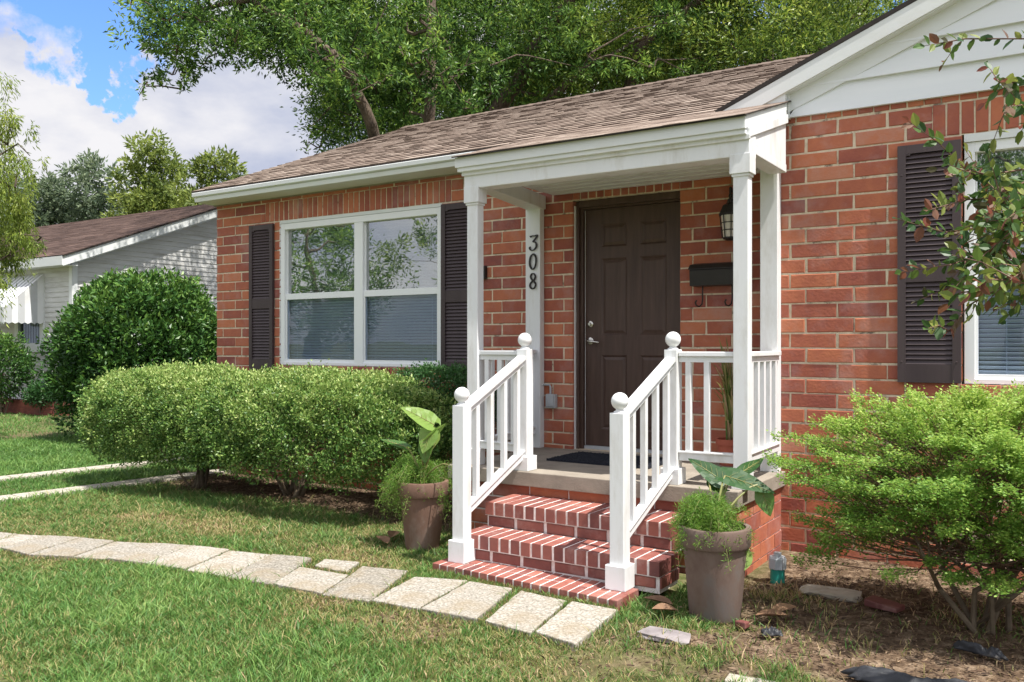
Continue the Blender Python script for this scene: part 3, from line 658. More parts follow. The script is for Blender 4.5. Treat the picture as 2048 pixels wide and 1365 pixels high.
pb = mb.build('brickwork', 'brick', house, fix=False)
mb = MB(); mb.box(-3.78, -1.704, 5.092, W, -.2, .428); pbb = mb.build('porch_base', 'mortar_white', house); pb.parent = pbb
# steps: two treads of rowlock bricks on a course of stretchers
def step(x0, x1, yf, yb, z0, z1, name):
    mbk = MB(); mbm = MB(); zr = z1-.088
    mbm.box(x0+.012, x1-.016, yf+.022, yb, z0-.02, zr-.002)
    mbm.box(x0+.003, x1-.014, yf+.004, yb, zr, z1-.0035)
    if z0 < zr-.03:
        x = x0+.015
        while x < x1-.03:
            q = min(x+.215, x1-.01); t = min(1, max(0, random.gauss(.5, .2))); one_brick(mbk, x+.008, q-.008, z0+.008, zr-.008, yf+.014, .010); x += .222
        # right flank
        y = yf+.02
        while y < yb: mbk.box(x1-.016, x1-.006, y+.005, min(y+.2, yb), z0+.006, zr-.006, random.random()); y += .21
    x = x0; nb = round((x1-x0)/.0765); s = (x1-x0)/nb
    for i in range(nb):
        a = x0+i*s+.0074; b = x0+(i+1)*s-.0074; t = min(1, max(0, random.gauss(.5, .22))); jy = random.uniform(-.003, .003)
        dz = random.uniform(-.0015, .0015)
        mbk.box(a, b, yf+jy, yf+.205, zr+.004, z1+dz, t*.8)
        if yb-yf > .25: mbk.box(a, b, yf+.215, yb-.005, zr+.004, z1+random.uniform(-.002, .001), random.random())
    # right end face
    bk = mbk.build('step_bricks', 'step_brick', None); mo = mbm.build('step', 'mortar_white', None)
    return bk, mo
stairs = []
for args in ((-3.27, -1.90, 4.420, 4.70, .05, .212, 'a'), (-3.27, -1.95, 4.70, 5.088, .20, .368, 'b')):
    bk, mo = step(*args)
    for o in (mo, bk):
        off = -np.array(house.location, dtype=np.float32); n = len(o.data.vertices); co = np.empty(n*3, dtype=np.float32); o.data.vertices.foreach_get('co', co)
        o.data.vertices.foreach_set('co', (co.reshape(-1, 3)+off).ravel()); o.data.update()
    for md in list(bk.modifiers): bk.modifiers.remove(md)
    b = bk.modifiers.new('bevel', 'BEVEL'); b.width = .005; b.segments = 2
    mo.parent = house; bk.parent = mo
# apron: two rows of bricks laid flat, front edge slightly askew
mb = MB(); mbm = MB()
AL, AR = -3.345, -2.02; yl, yr = 4.235, 4.135
mbm.hexa([(AL+.012, yl+.006, -.05), (AR-.012, yr+.006, -.05), (AR-.012, 4.40, -.05), (AL+.012, 4.49, -.05), (AL+.012, yl+.006, .0465), (AR-.012, yr+.006, .0465), (AR-.012, 4.40, .0465), (AL+.012, 4.49, .0465)])
nb = 21
for i in range(nb):
    u0 = i/nb; u1 = (i+1)/nb
    for (fa, fb) in ((0, .47), (.50, 1.0)):
        x0 = AL+(AR-AL)*u0+.0055; x1 = AL+(AR-AL)*u1-.0055; ya = yl+(yr-yl)*u0; 
        a = ya+fa*.27; b = ya+fb*.27
        mb.box(x0, x1, a, b, -.02, .05+random.uniform(-.001, .002), min(1, max(0, random.gauss(.6, .2))))
ap = mb.build('step_bricks', 'step_brick', house, bevel=.004); am = mbm.build('step_apron', 'mortar_white', house); ap.parent = am
# ---------------- stair rails and porch rails
def newel(x, y, z0, z1, par, big=True):
    mb = MB(); mb.box(x-.043, x+.043, y-.043, y+.043, z0, z1)
    o = mb.build('newel_post', 'white', par, bevel=.004)
    mb = MB(); mb.box(x-.062, x+.062, y-.062, y+.062, z0, z0+(.135 if big else .10)); mb.build('post_sleeve', 'white', o, bevel=.004)
    mb = MB(); r = .049; pr = [(.0, 0), (.033, 0), (.034, .006), (.024, .012), (.022, .018)]
    for i in range(11):
        a = -math.pi/2+.45+(math.pi-.45)*i/10; pr.append((max(r*math.cos(a), 0.0001), .018+r*.93+r*math.sin(a)))
    mb.lathe(pr, (x, y, z1), 20); mb.build('ball_finial', 'white', o, smooth=True)
    return o
def rail_run(par, a, b, zt, zbm, nbal, skip=(0, 0)):
    """straight rail between two points; zt/zbm: (z at a, z at b) of the top and bottom rails"""
    a = Vector((*a, 0)); b = Vector((*b, 0))
    mb = MB(); mb.bar((a.x, a.y, zt[0]-.014), (b.x, b.y, zt[1]-.014), .068, .030); tr = mb.build('handrail', 'white', par, bevel=.004)
    mb = MB(); mb.bar((a.x, a.y, zt[0]-.047), (b.x, b.y, zt[1]-.047), .036, .034); mb.build('rail_strip', 'white', tr)
    mb = MB(); mb.bar((a.x, a.y, zbm[0]+.02), (b.x, b.y, zbm[1]+.02), .040, .052); mb.bar((a.x, a.y, zbm[0]+.048), (b.x, b.y, zbm[1]+.048), .060, .012)
    mb.build('bottom_rail', 'white', par, bevel=.003)
    for i in range(nbal):
        t = (i+.5+skip[0])/(nbal+skip[0]+skip[1]); p = a.lerp(b, t); z0 = zbm[0]+(zbm[1]-zbm[0])*t+.045; z1 = zt[0]+(zt[1]-zt[0])*t-.05
        mb = MB(); mb.box(p.x-.0175, p.x+.0175, p.y-.0175, p.y+.0175, z0, z1); mb.build('baluster', 'white', par, bevel=.002)
def mk(name, lab): 
    o = bpy.data.objects.new(name, None); COL.objects.link(o); o.parent = house
    if lab: o['label'] = lab
    return o
for X, (yl_, yu) in ((-3.215, (4.375, 5.115)), (-2.120, (4.365, 5.125))):
    r_ = mk('stair_railing', None)
    newel(X, yl_, .05, 1.025, r_); newel(X, yu, .53, 1.372, r_, False)
    rail_run(r_, (X, yl_+.04), (X, yu-.04), (1.03, 1.325), (.335 if X < -3 else .30, .62 if X < -3 else .585), 4, (0.2, -.1))
pcx = (pl0+pl1)/2; prx = (pr0+pr1)/2
r_ = mk('porch_railing', None); rail_run(r_, (pl1, PB+.05), (-3.258, 5.13), (1.358, 1.358), (.655, .655), 3)
r_ = mk('porch_railing', None); rail_run(r_, (-2.077, 5.13), (pr0, PB+.05), (1.358, 1.358), (.685, .685), 2, (0, 1.0))
r_ = mk('porch_railing', None); rail_run(r_, (pcx, PB+.08), (ex(1067, 6.26), 6.255), (1.358, 1.358), (.655, .655), 7)
r_ = mk('porch_railing', None); rail_run(r_, (prx, PB+.12), (prx-.02, 5.94), (1.358, 1.358), (.685, .685), 5)
# ---------------- door
fr = MB(); y0 = W+.045
fr.box(-3.512, -3.478, y0, W+.20, .53, 2.590); fr.box(-3.478, -3.455, y0+.03, W+.2, .53, 2.590); fr.box(-2.575, -2.562, y0, W+.2, .53, 2.590)
fr.box(-3.478, -2.575, y0, W+.2, 2.548, 2.602); fr.box(-3.455, -2.575, y0+.03, W+.2, 2.532, 2.548)
fro = fr.build('door_frame', 'door', house, bevel=.002)
mb = MB(); mb.box(-3.508, -3.502, W+.02, W+.0445, .53, 2.56)
mb.build('caulk_line', 'vinyl', fro)
mb = MB(); mb.box(-3.455, -2.575, W+.10, W+.20, .53, .556); mb.build('threshold', 'grey_metal', fro)
# slab with six raised panels (grid of stiles and rails around recessed panels)
dx0, dx1, dz0, dz1 = -3.452, -2.590, .558, 2.530; DY = W+.12
pan = [(-3.306, -3.072, 2.213, 2.408), (-2.957, -2.723, 2.213, 2.408), (-3.306, -3.072, 1.480, 2.118), (-2.957, -2.723, 1.480, 2.118), (-3.306, -3.072, .70, 1.315), (-2.957, -2.723, .70, 1.315)]
mb = MB(); wall_cells(mb, dx0, dx1, dz0, dz1, DY, DY+.04, pan)
for (a, b, c, d) in pan:
    i1, i2 = .016, .040; yy = DY+.011; y2 = DY+.002
    O = [(a, DY, c), (b, DY, c), (b, DY, d), (a, DY, d)]; I = [(a+i1, yy, c+i1), (b-i1, yy, c+i1), (b-i1, yy, d-i1), (a+i1, yy, d-i1)]; K = [(a+i2, y2, c+i2), (b-i2, y2, c+i2), (b-i2, y2, d-i2), (a+i2, y2, d-i2)]
    for A, B in ((O, I), (I, K)):
        for i in range(4): mb.quad(A[i], A[(i+1) % 4], B[(i+1) % 4], B[i])
    mb.quad(*K)
dr = mb.build('front_door', 'door', house, fix=False)
mb = MB(); kx, kz = -3.403, 1.432
for cz, r in ((kz, .030),):
    mb.tube([(kx, DY, cz), (kx, DY-.012, cz), (kx, DY-.016, cz)], [r, r, r*.7], 16)
mb.tube([(kx, DY-.01, kz), (kx, DY-.05, kz), (kx+.03, DY-.058, kz-.004), (kx+.105, DY-.056, kz-.012)], [.011, .012, .010, .007], 10)
mb.build('door_handle', 'nickel', dr)
mb = MB(); mb.tube([(kx, DY, 1.573), (kx, DY-.012, 1.573), (kx, DY-.016, 1.573), (kx, DY-.017, 1.573), (kx, DY-.03, 1.573)], [.027, .027, .018, .014, .012], 16); mb.build('deadbolt', 'nickel', dr)
mb = MB(); mb.box(-3.4575, -3.4525, DY-.004, DY+.0, .56, 2.53); mb.build('weather_strip', 'vinyl', dr)
# ---------------- windows
def window(x0, x1, z0, z1, Y, mull, zmeet, screens=True, extra=0):
    wn = mk('window', None)
    mb = MB(); fw = .058
    cols = [(x0, mull[0]), (mull[1], x1)] if mull else [(x0, x1)]
    xs0, xs1 = x0+fw, x1-fw
    mb.box(x0, xs0, Y-.005, Y+.07, z0, z1); mb.box(xs1, x1, Y-.005, Y+.07, z0, z1); mb.box(xs0, xs1, Y-.005, Y+.07, z1-.062, z1); mb.box(xs0, xs1, Y-.005, Y+.07, z0, z0+.03)
    if mull: mb.box(mull[0], mull[1], Y-.002, Y+.07, z0+.03, z1-.062)
    mb.build('window_frame', 'vinyl', wn, bevel=.002)
    cells = [(xs0, mull[0]), (mull[1], xs1)] if mull else [(xs0, xs1)]
    for (a, b) in cells:
        mb = MB(); s = .016; zt_, zb_ = z1-.062, z0+.03
        mb.box(a, b, Y+.010, Y+.05, zmeet-.032, zmeet+.030)     # meeting rail
        mb.box(a, a+s, Y+.012, Y+.05, zb_, zmeet-.032); mb.box(b-s, b, Y+.012, Y+.05, zb_, zmeet-.032); mb.box(a+s, b-s, Y+.012, Y+.05, zb_, zb_+.03)
        mb.box(a, a+s*.6, Y+.03, Y+.06, zmeet+.03, zt_); mb.box(b-s*.6, b, Y+.03, Y+.06, zmeet+.03, zt_)
        mb.build('sash', 'vinyl', wn, bevel=.0015)
        mb = MB(); mb.box(a+s*.5, b-s*.5, Y+.044, Y+.048, zmeet+.02, zt_+.01); mb.build('pane', 'glass', wn)
        mb = MB(); mb.box(a+s*.8, b-s*.8, Y+.024, Y+.028, zb_+.02, zmeet-.02); mb.build('pane', 'screen_glass', wn)
        mb = MB(); z = zb_+.03
        while z < zt_+.01:
            y = Y+.066; mb.hexa([(a-.01, y+.016, z), (b+.01, y+.016, z), (b+.01, y+.0175, z+.0015), (a-.01, y+.0175, z+.0015), (a-.01, y, z+.0225), (b+.01, y, z+.0225), (b+.01, y+.0015, z+.024), (a-.01, y+.0015, z+.024)]); z += .0285
        for q in (.12, .88): mb.box(a+(b-a)*q-.002, a+(b-a)*q+.002, Y+.063, Y+.0645, zb_, zt_)
        mb.build('blind', 'blind', wn)
    return wn
window(-7.030, -4.885, 1.190, 2.672, W+.012, (onY(707, 600, W)[0], onY(724, 600, W)[0]), 1.905)
mb = MB(); mb.box(-7.04, -4.885, W+.001, W+.08, 2.674, 2.705); mb.build('lintel_board', 'trim', house)
mb = MB(); x = -7.10
while x < -4.8: mb.box(x+.004, x+.096, W-.02, W+.05, 1.105, 1.183, random.random()); x += .1
mb.build('window_sill', 'brick', house, bevel=.003)
window(-.575, .935, 1.160, 2.655, G+.02, None, 1.89)
mb = MB(); mb.box(-.575, .935, G+.001, G+.08, 2.657, 2.705); mb.build('lintel_board', 'trim', house)
mb = MB(); x = -.60
while x < 1.0: mb.box(x+.004, x+.072, G-.025, G+.05, 1.085, 1.155, random.random()); x += .0765
mb.build('window_sill', 'brick', house, bevel=.003)
mb = MB(); mb.box(-.50, .90, G-.028, G+.05, 1.076, 1.083); mb.build('sill_bed', 'mortar', house)
# painters' white caulk dribbles down the left window jamb
mb = MB(); z = 1.2
while z < 2.68: mb.box(-7.041-random.uniform(0, .004), -7.032, W+.003, W+.008, z, z+.06); z += random.uniform(.05, .08)
mb.build('caulk_line', 'vinyl', house)
def shutter(x0, x1, z0, z1, Y):
    o = mk('shutter', None)
    mb = MB(); st = .048; zm = z0+(z1-z0)*.455; y0 = Y-.034; y1 = Y-.004
    mb.box(x0, x0+st, y0, y1, z0, z1); mb.box(x1-st, x1, y0, y1, z0, z1)
    mb.box(x0+st, x1-st, y0+.003, y1, z0, z0+.115); mb.box(x0+st, x1-st, y0+.003, y1, zm-.05, zm+.055); mb.box(x0+st, x1-st, y0+.003, y1, z1-.055, z1)
    # arched underside of the top rail
    a, b = x0+st, x1-st; n = 10
    for i in range(n):
        u0 = i/n; u1 = (i+1)/n; d = lambda u: .075-.040*math.sin(math.pi*u)
        zz = max(d(u0), d(u1)); mb.box(a+(b-a)*u0, a+(b-a)*u1, y0+.004, y1, z1-min(d(u0), d(u1))-.004, z1-.055)
    mb.build('shutter_frame', 'shutter', o, bevel=.003)
    mb = MB()
    for (c, d) in ((z0+.115, zm-.05), (zm+.055, z1-.058)):
        n = int((d-c)/.0305); s = (d-c)/n
        for i in range(n):
            z = c+i*s
            mb.hexa([(a, y0+.006, z+.002), (b, y0+.006, z+.002), (b, y0+.012, z), (a, y0+.012, z), (a, y1-.006, z+s+.004), (b, y1-.006, z+s+.004), (b, y1-.001, z+s), (a, y1-.001, z+s)])
    mb.build('louvres', 'shutter', o)
    mb = MB()
    for cz in (z0+.13, z1-.19):
        for cx in (x0+st/2, x1-st/2): mb.tube([(cx, y0+.002, cz), (cx, y0-.004, cz)], [.007, .005], 8)
    mb.build('screw', 'shutter', o)
    return o
shutter(ex(498, W-.03), ex(545, W-.03), 1.13, 2.682, W); shutter(ex(882, W-.03), ex(882, W-.03)+.372, 1.13, 2.685, W)
shutter(ex(1795, G-.03), ex(1922, G-.03), 1.163, 2.672, G)
# ============================================================ THINGS AT THE DOOR
# wall lantern
ly = 6.19; lx = ex(1461, ly)
t = thing('wall_lantern', 'black coach lantern hanging on the brick right of the front door', 'lantern', (lx, W, 2.35))
mb = MB(); mb.box(lx-.03, lx+.03, W-.02, W-.003, 2.40, 2.53); mb.tube([(lx, W-.01, 2.47), (lx, W-.06, 2.52), (lx, ly, 2.55), (lx, ly, 2.50)], [.010, .010, .010, .009], 8); mb.tube([(lx, W-.02, 2.42), (lx, W-.05, 2.40), (lx, ly+.03, 2.45), (lx, ly, 2.49)], [.006]*4, 6)
mb.build('bracket', 'black_metal', t)
mb = MB(); mb.lathe([(.0001, .19), (.012, .19), (.016, .175), (.010, .16), (.022, .15), (.026, .135), (.034, .12), (.06, .105), (.082, .055), (.088, .045), (.088, .035), (.0001, .035)], (lx, ly, 2.315), 8); mb.build('lantern_roof', 'black_metal', t, smooth=False)
mb = MB(); r0, r1, z0, z1 = .058, .076, 2.185, 2.35
mb.lathe([(.0001, 0), (.025, .0), (.058, .012), (.058, .02)], (lx, ly, z0-.02), 8)
for k in range(8):
    a = math.pi*2*k/8+math.pi/8
    mb.tube([(lx+r0*math.cos(a), ly+r0*math.sin(a), z0), (lx+r1*math.cos(a), ly+r1*math.sin(a), z1)], .0042, 5)
for q in (0, .33, .66, 1):
    r = r0+(r1-r0)*q; z = z0+(z1-z0)*q
    pts = [(lx+r*math.cos(math.pi*2*k/8+math.pi/8), ly+r*math.sin(math.pi*2*k/8+math.pi/8), z) for k in range(9)]; mb.tube(pts, .0038, 5)
mb.build('cage', 'black_metal', t, smooth=False)
mb = MB(); mb.lathe([(r0-.004, 0), (r1-.004, z1-z0)], (lx, ly, z0), 8); mb.build('glass_shade', 'frosted', t, smooth=False)
# mailbox
mx0 = onY(1379, 550, 6.2)[0]; mx1 = mx0+.40
t = thing('mailbox', 'dark wall-mounted letterbox with two scroll newspaper hooks beside the door', 'mailbox', ((mx0+mx1)/2, W, 1.85))
mb = MB(); mb.prism([(W-.004, 1.842), (6.20, 1.842), (6.192, 1.96), (6.225, 2.0), (W-.004, 2.02)], 'X', mx0, mx1); mb.build('box', 'black_metal', t, bevel=.004)
mb = MB(); mb.prism([(W-.004, 2.022), (6.215, 2.004), (6.180, 1.972), (6.180, 1.964), (6.215, 1.998), (W-.004, 2.016)][:4]+[(6.19, 1.966)], 'X', mx0-.004, mx1+.004); mb.build('lid', 'black_metal', t, bevel=.002)
for q in (.21, .78):
    hx = mx0+(mx1-mx0)*q
    mb = MB(); mb.tube([(hx, 6.25, 1.842), (hx, 6.25, 1.74), (hx-.003, 6.243, 1.705), (hx-.016, 6.225, 1.688), (hx-.032, 6.205, 1.695), (hx-.038, 6.20, 1.718), (hx-.030, 6.205, 1.735)], .006, 6); mb.build('hook', 'black_metal', t)
# dark box behind the left porch post
o = MB().box(-4.435, -4.372, W-.045, W-.002, 1.985, 2.10).build('wall_box', 'black_metal', base=(-4.40, W, 2.04), bevel=.006); setp(o, 'small black box on the brick half hidden by the left porch post', 'wall box')
# outdoor outlet
t = thing('electrical_box', 'grey outdoor electrical box with conduit low on the brick left of the door', 'electrical box', (-3.70, W, .92))
mb = MB(); mb.box(-3.745, -3.655, W-.05, W-.002, .87, .985); mb.build('box', 'grey_metal', t, bevel=.004)
mb = MB(); mb.box(-3.735, -3.665, W-.062, W-.051, .885, .975); mb.box(-3.722, -3.706, W-.066, W-.062, .90, .96); mb.box(-3.698, -3.682, W-.066, W-.062, .90, .96); mb.build('cover', 'grey_metal', t, bevel=.003)
mb = MB(); mb.tube([(-3.71, W-.025, .985), (-3.71, W-.025, 1.045), (-3.72, W-.025, 1.062), (-3.80, W-.025, 1.064)], .009, 8); mb.build('conduit', 'grey_metal', t)
# door mat
mb = MB(); nxm, nym = 60, 36; x0, x1, y0_, y1_ = -3.33, -2.50, 5.60, 6.12
for i in range(nxm):
    for j in range(nym):
        a = x0+(x1-x0)*i/nxm; b = x0+(x1-x0)*(i+1)/nxm; c = y0_+(y1_-y0_)*j/nym; d = y0_+(y1_-y0_)*(j+1)/nym
        mb.box(a+.001, b-.001, c+.001, d-.001, .531, .543+random.uniform(0, .006))
o = mb.build('doormat', 'mat', base=(-2.9, 5.86, .531)); setp(o, 'dark navy coarse doormat on the porch floor in front of the door', 'doormat')
# small red pot with a dried plant on the porch
rp = (-2.09, 6.12)
o = MB().lathe([(.0001, 0), (.075, 0), (.095, .15), (.105, .15), (.105, .19), (.092, .19), (.09, .17), (.0001, .165)], (rp[0], rp[1], .531), 24).build('flower_pot', 'redpot', base=(rp[0], rp[1], .531)); setp(o, 'small red plastic flower pot on the porch behind the railing', 'flower pot')
t = thing('dried_houseplant', 'thin half-dried spiky plant in the small red pot on the porch', 'plant', (rp[0], rp[1], .70))
P = []; D = []; 
mb = MB()
for k in range(75):
    a = random.uniform(0, 2*math.pi); l = random.uniform(.25, .72); sp = random.uniform(.05, .42); p0 = Vector((rp[0]+random.uniform(-.03, .03), rp[1]+random.uniform(-.03, .03), .69+random.uniform(0, .25)))
    pts = [p0+Vector((math.cos(a)*sp*s*s*l*1.6*.6, math.sin(a)*sp*s*s*l*.6, l*(s-.45*s*s*sp*2.2))) for s in (0, .3, .6, .85, 1)]
    pts = [Vector((p.x, min(p.y, W-.02), max(p.z, .6))) for p in pts]
    for i in range(4):
        wv = [.004, .0055, .005, .0035, .0005]; sd = Vector((-math.sin(a), math.cos(a), 0))*wv[i]*1.4; se = Vector((-math.sin(a), math.cos(a), 0))*wv[i+1]*1.4
        mb.quad(pts[i]-sd, pts[i]+sd, pts[i+1]+se, pts[i+1]-se, random.uniform(.0, .5))
mb.build('leaf_blades', 'grass', t, fix=False)
mb = MB(); mb.tube([(rp[0], rp[1], .69), (rp[0]+.01, rp[1], .95)], [.012, .008], 7); mb.build('stem', 'stem', t)
# ============================================================ PLANTERS BY THE STEPS
def pot(c, rb, rt, h, mat, lab):
    t = thing('planter_pot', lab, 'planter', c, 'tall planters beside the steps')
    r_at = lambda z: rb+(rt*.93-rb)*z/h
    mb = MB(); mb.lathe([(.0001, 0), (rb, 0), (rb+.004, .01), (r_at(h*.8), h*.8), (r_at(h*.8)-.02, h*.8), (rb-.02, .02), (.0001, .02)], c, 40); mb.build('pot_body', mat, t)
    mb = MB(); mb.lathe([(r_at(h*.8)-.015, h*.79), (rt*.955, h*.79), (rt*.985, h*.81), (rt, h*.985), (rt*.985, h), (rt-.028, h), (rt-.034, h*.93), (rt-.045, h*.8)], c, 40); mb.build('pot_rim', mat, t)
    mb = MB(); mb.lathe([(.0001, h*.90), (rt-.036, h*.88)], c, 24); mb.build('soil', 'potsoil', t)
    return t
PL = (-3.80, 4.71, -.015); PR = (-1.575, 4.37, -.015)
pot(PL, .112, .182, .475, 'terracotta', 'tall brown terracotta planter left of the brick steps'); pot(PR, .128, .186, .475, 'terracotta_grey', 'tall grey-stained terracotta planter right of the brick steps')
def fern(c, top, n, spread, fall, lab, aim=None, seed=0):
    rr = random.Random(seed)
    t = thing('asparagus_fern', lab, 'fern', (c[0], c[1], top), 'ferns in the tall planters')
    P = []; D = []; T = []; mb = MB()
    for k in range(n):
        a = rr.uniform(0, 2*math.pi)
        if aim is not None and rr.random() < .62: a = rr.gauss(aim, .6)
        L = rr.uniform(.45, 1.0)*spread; up = rr.uniform(.02, .17); fl = fall*rr.uniform(.1, 1.0)
        p0 = Vector((c[0]+math.cos(a)*.06*rr.random(), c[1]+math.sin(a)*.06*rr.random(), top)); pts = []
        for i in range(13):
            s = i/12; pts.append(p0+Vector((math.cos(a)*L*(s**.8), math.sin(a)*L*(s**.8), up*math.sin(min(1, s*1.7)*math.pi*.62)*1.2-fl*s*s)))
        mb.tube(pts[::3], [.0016, .0013, .0011, .001, .0007], 4, cap=False)
        for i in range(1, 13):
            for q in range(17):
                b = pts[i-1].lerp(pts[i], rr.random()); sd = Vector((rr.gauss(0, 1), rr.gauss(0, 1), rr.gauss(0, .8)+.25)).normalized(); rr_ = rr.uniform(.2, 1)*.045*(1-.45*i/12)
                p = b+sd*rr_; P.append(p); D.append((sd+Vector((rr.gauss(0, .6), rr.gauss(0, .6), rr.gauss(0, .6))))); T.append(min(1, max(0, rr.gauss(.5, .2)+.15*i/12)))
    mb.build('stems', 'greenstem', t, fix=False)
    P = np.array([tuple(p) for p in P]); D = np.array([tuple(p) for p in D])
    leaves('needles', 'fern', P, D, RNG.uniform(.014, .026, len(P)), .17, t, tone=np.array(T), fold=.02)
    return t
fern(PL, .43, 130, .27, .36, 'feathery green fern spilling over the left side of the left planter', math.pi*.98, 3)
fern(PR, .43, 120, .20, .22, 'feathery green fern mounded over the left side of the right planter', math.pi*1.02, 5)
def bigleaf(mb, base, tip, width, nrm, droop=.06, tone=.5, lobes=True, cup=.18):
    """broad arrow-shaped leaf from base to tip"""
    b = Vector(base); t = Vector(tip); d = t-b; L = d.length; d.normalize(); n = Vector(nrm); n = (n-d*n.dot(d)).normalized(); s = d.cross(n)
    prof = [(-.16, .10), (-.10, .30), (0, .42), (.12, .5), (.25, .5), (.4, .45), (.55, .38), (.7, .28), (.85, .15), (.95, .06), (1.0, .0)]
    if not lobes: prof = [(0, .02), (.08, .2), (.2, .38), (.35, .48), (.5, .5), (.65, .42), (.8, .28), (.92, .12), (1, 0)]
    rows = []
    for (u, wv) in prof:
        c = b+d*(u*L)-n*0-Vector((0, 0, droop*L*u*u*2)); r = []
        for k in (-1, -.66, -.33, 0, .33, .66, 1):
            inner = 0
            q = c+s*(k*wv*width)+n*(abs(k)*wv*width*cup+.012*math.sin(u*19+k*3)*L*.5)
            if u < 0: q = b+s*(k*wv*width+(.10*width if k > 0 else -.10*width)*(1 if abs(k) > .1 else 0))+d*(u*L)+n*(abs(k)*wv*width*cup)
            r.append(q)
        rows.append(r)
    for i in range(len(rows)-1):
        for k in range(6):
            if prof[i][0] < -.05 and k in (2, 3): continue
            mb.quad(rows[i][k], rows[i][k+1], rows[i+1][k+1], rows[i+1][k], tone)
M['ear'] = leafmat('ear', [(0.05, (0.015, 0.06, 0.014)), (0.35, (0.03, 0.10, 0.02)), (0.6, (0.13, 0.26, 0.05)), (0.8, (0.26, 0.38, 0.09)), (0.97, (0.42, 0.40, 0.12))], rough=0.35, trans=.35, nscale=9, tonemix=.85, spec=.5)
def ears(c, top, specs, lab, view=(0.55, -0.8, 0.2)):
    t = thing('elephant_ear', lab, 'plant', (c[0], c[1], top), 'broad-leaved plants in the tall planters')
    for (pb, pt, zb, zt_, wd, nrm, tone, lobes) in specs:
        b = at(*pb, zb); e = at(*pt, zt_); mb = MB(); bigleaf(mb, b, e, wd, nrm, droop=.03, tone=tone, lobes=lobes)
        lf = mb.build('leaf', 'ear', t, smooth=True, fix=False)
        bb_ = Vector(b); ee_ = Vector(e); dl = ee_-bb_; nn_ = Vector(nrm); nn_ = (nn_-dl.normalized()*nn_.dot(dl.normalized())).normalized(); ss_ = dl.normalized().cross(nn_)
        mv = MB(); cen = lambda u: bb_+dl*u-Vector((0, 0, .03*dl.length*u*u*2))+nn_*.0022
        mv.tube([cen(0), cen(.3), cen(.6), cen(.9)], [.0028, .0022, .0016, .0008], 5, cap=False)
        for u_ in (.08, .22, .36, .5, .64):
            for sg in (-1, 1): mv.tube([cen(u_), cen(u_+.07)+ss_*(sg*wd*.17*(1-u_*.5))+nn_*(wd*.07), cen(u_+.15)+ss_*(sg*wd*.33*(1-u_*.75))+nn_*(wd*.12)], [.0012, .0010, .0006], 4, cap=False)
        mv.build('veins', 'greenstem', lf, fix=False)
        bb = Vector(b); st = Vector((c[0], c[1], top)); mid = st.lerp(bb, .5)+Vector((0, 0, .05))
        mb = MB(); mb.tube([st, st.lerp(mid, .5)+Vector((0, 0, .02)), mid, mid.lerp(bb, .55)+Vector((0, 0, .015)), bb], [.008, .007, .006, .005, .004], 7); mb.build('stalk', 'greenstem', lf)
    return t
V0 = (.5, -.85, .15)
ears(PL, .43, [((868, 850), (800, 810), 5.95, 5.9, .16, (.3, -.6, .8), .78, True), ((862, 862), (845, 905), 5.9, 5.88, .15, (.2, -.9, .3), .74, True), ((845, 886), (893, 842), 5.9, 5.9, .075, (.3, -.4, -.8), .68, False),
                ((852, 868), (850, 925), 5.95, 5.93, .10, (.5, -.85, .1), .55, False), ((898, 930), (942, 896), 5.75, 5.6, .07, (-.3, -.5, .8), .72, False), ((812, 895), (760, 876), 6.0, 6.05, .09, (.1, -.3, .95), .40, True),
                ((870, 892), (858, 845), 6.0, 6.02, .11, (.6, -.7, .3), .80, False)], 'tall light-green elephant ear plant rising from the left planter')
ears(PR, .42, [((1452, 968), (1376, 912), 4.72, 4.85, .13, (.2, -.6, .75), .16, True), ((1462, 962), (1528, 910), 4.72, 4.95, .085, (.1, -.8, .55), .18, False), ((1450, 952), (1552, 982), 4.65, 4.55, .125, (.0, -.65, .75), .26, True),
                ((1519, 968), (1541, 1030), 4.6, 4.55, .10, (.3, -.9, .2), .55, False), ((1415, 955), (1448, 985), 4.8, 4.7, .08, (.3, -.8, .4), .12, False), ((1492, 1090), (1475, 1146), 4.50, 4.44, .105, (.5, -.8, .1), .80, False)], 'low dark-green elephant ear plant with drooping leaves in the right planter')
# cleanout cap
cx, cy = -1.492, 5.215
t = thing('cleanout_pipe', 'capped grey and teal plastic pipe standing in the soil by the right wall', 'pipe', (cx, cy, 0))
MB().lathe([(.042, -.05), (.042, .075), (.0001, .075)], (cx, cy, 0), 20).build('pipe', 'teal', t)
MB().lathe([(.044, .062), (.053, .066), (.053, .125), (.048, .135), (.024, .137), (.024, .160), (.0001, .160)], (cx, cy, 0), 8).build('cap', 'pvc_grey', t, smooth=False)
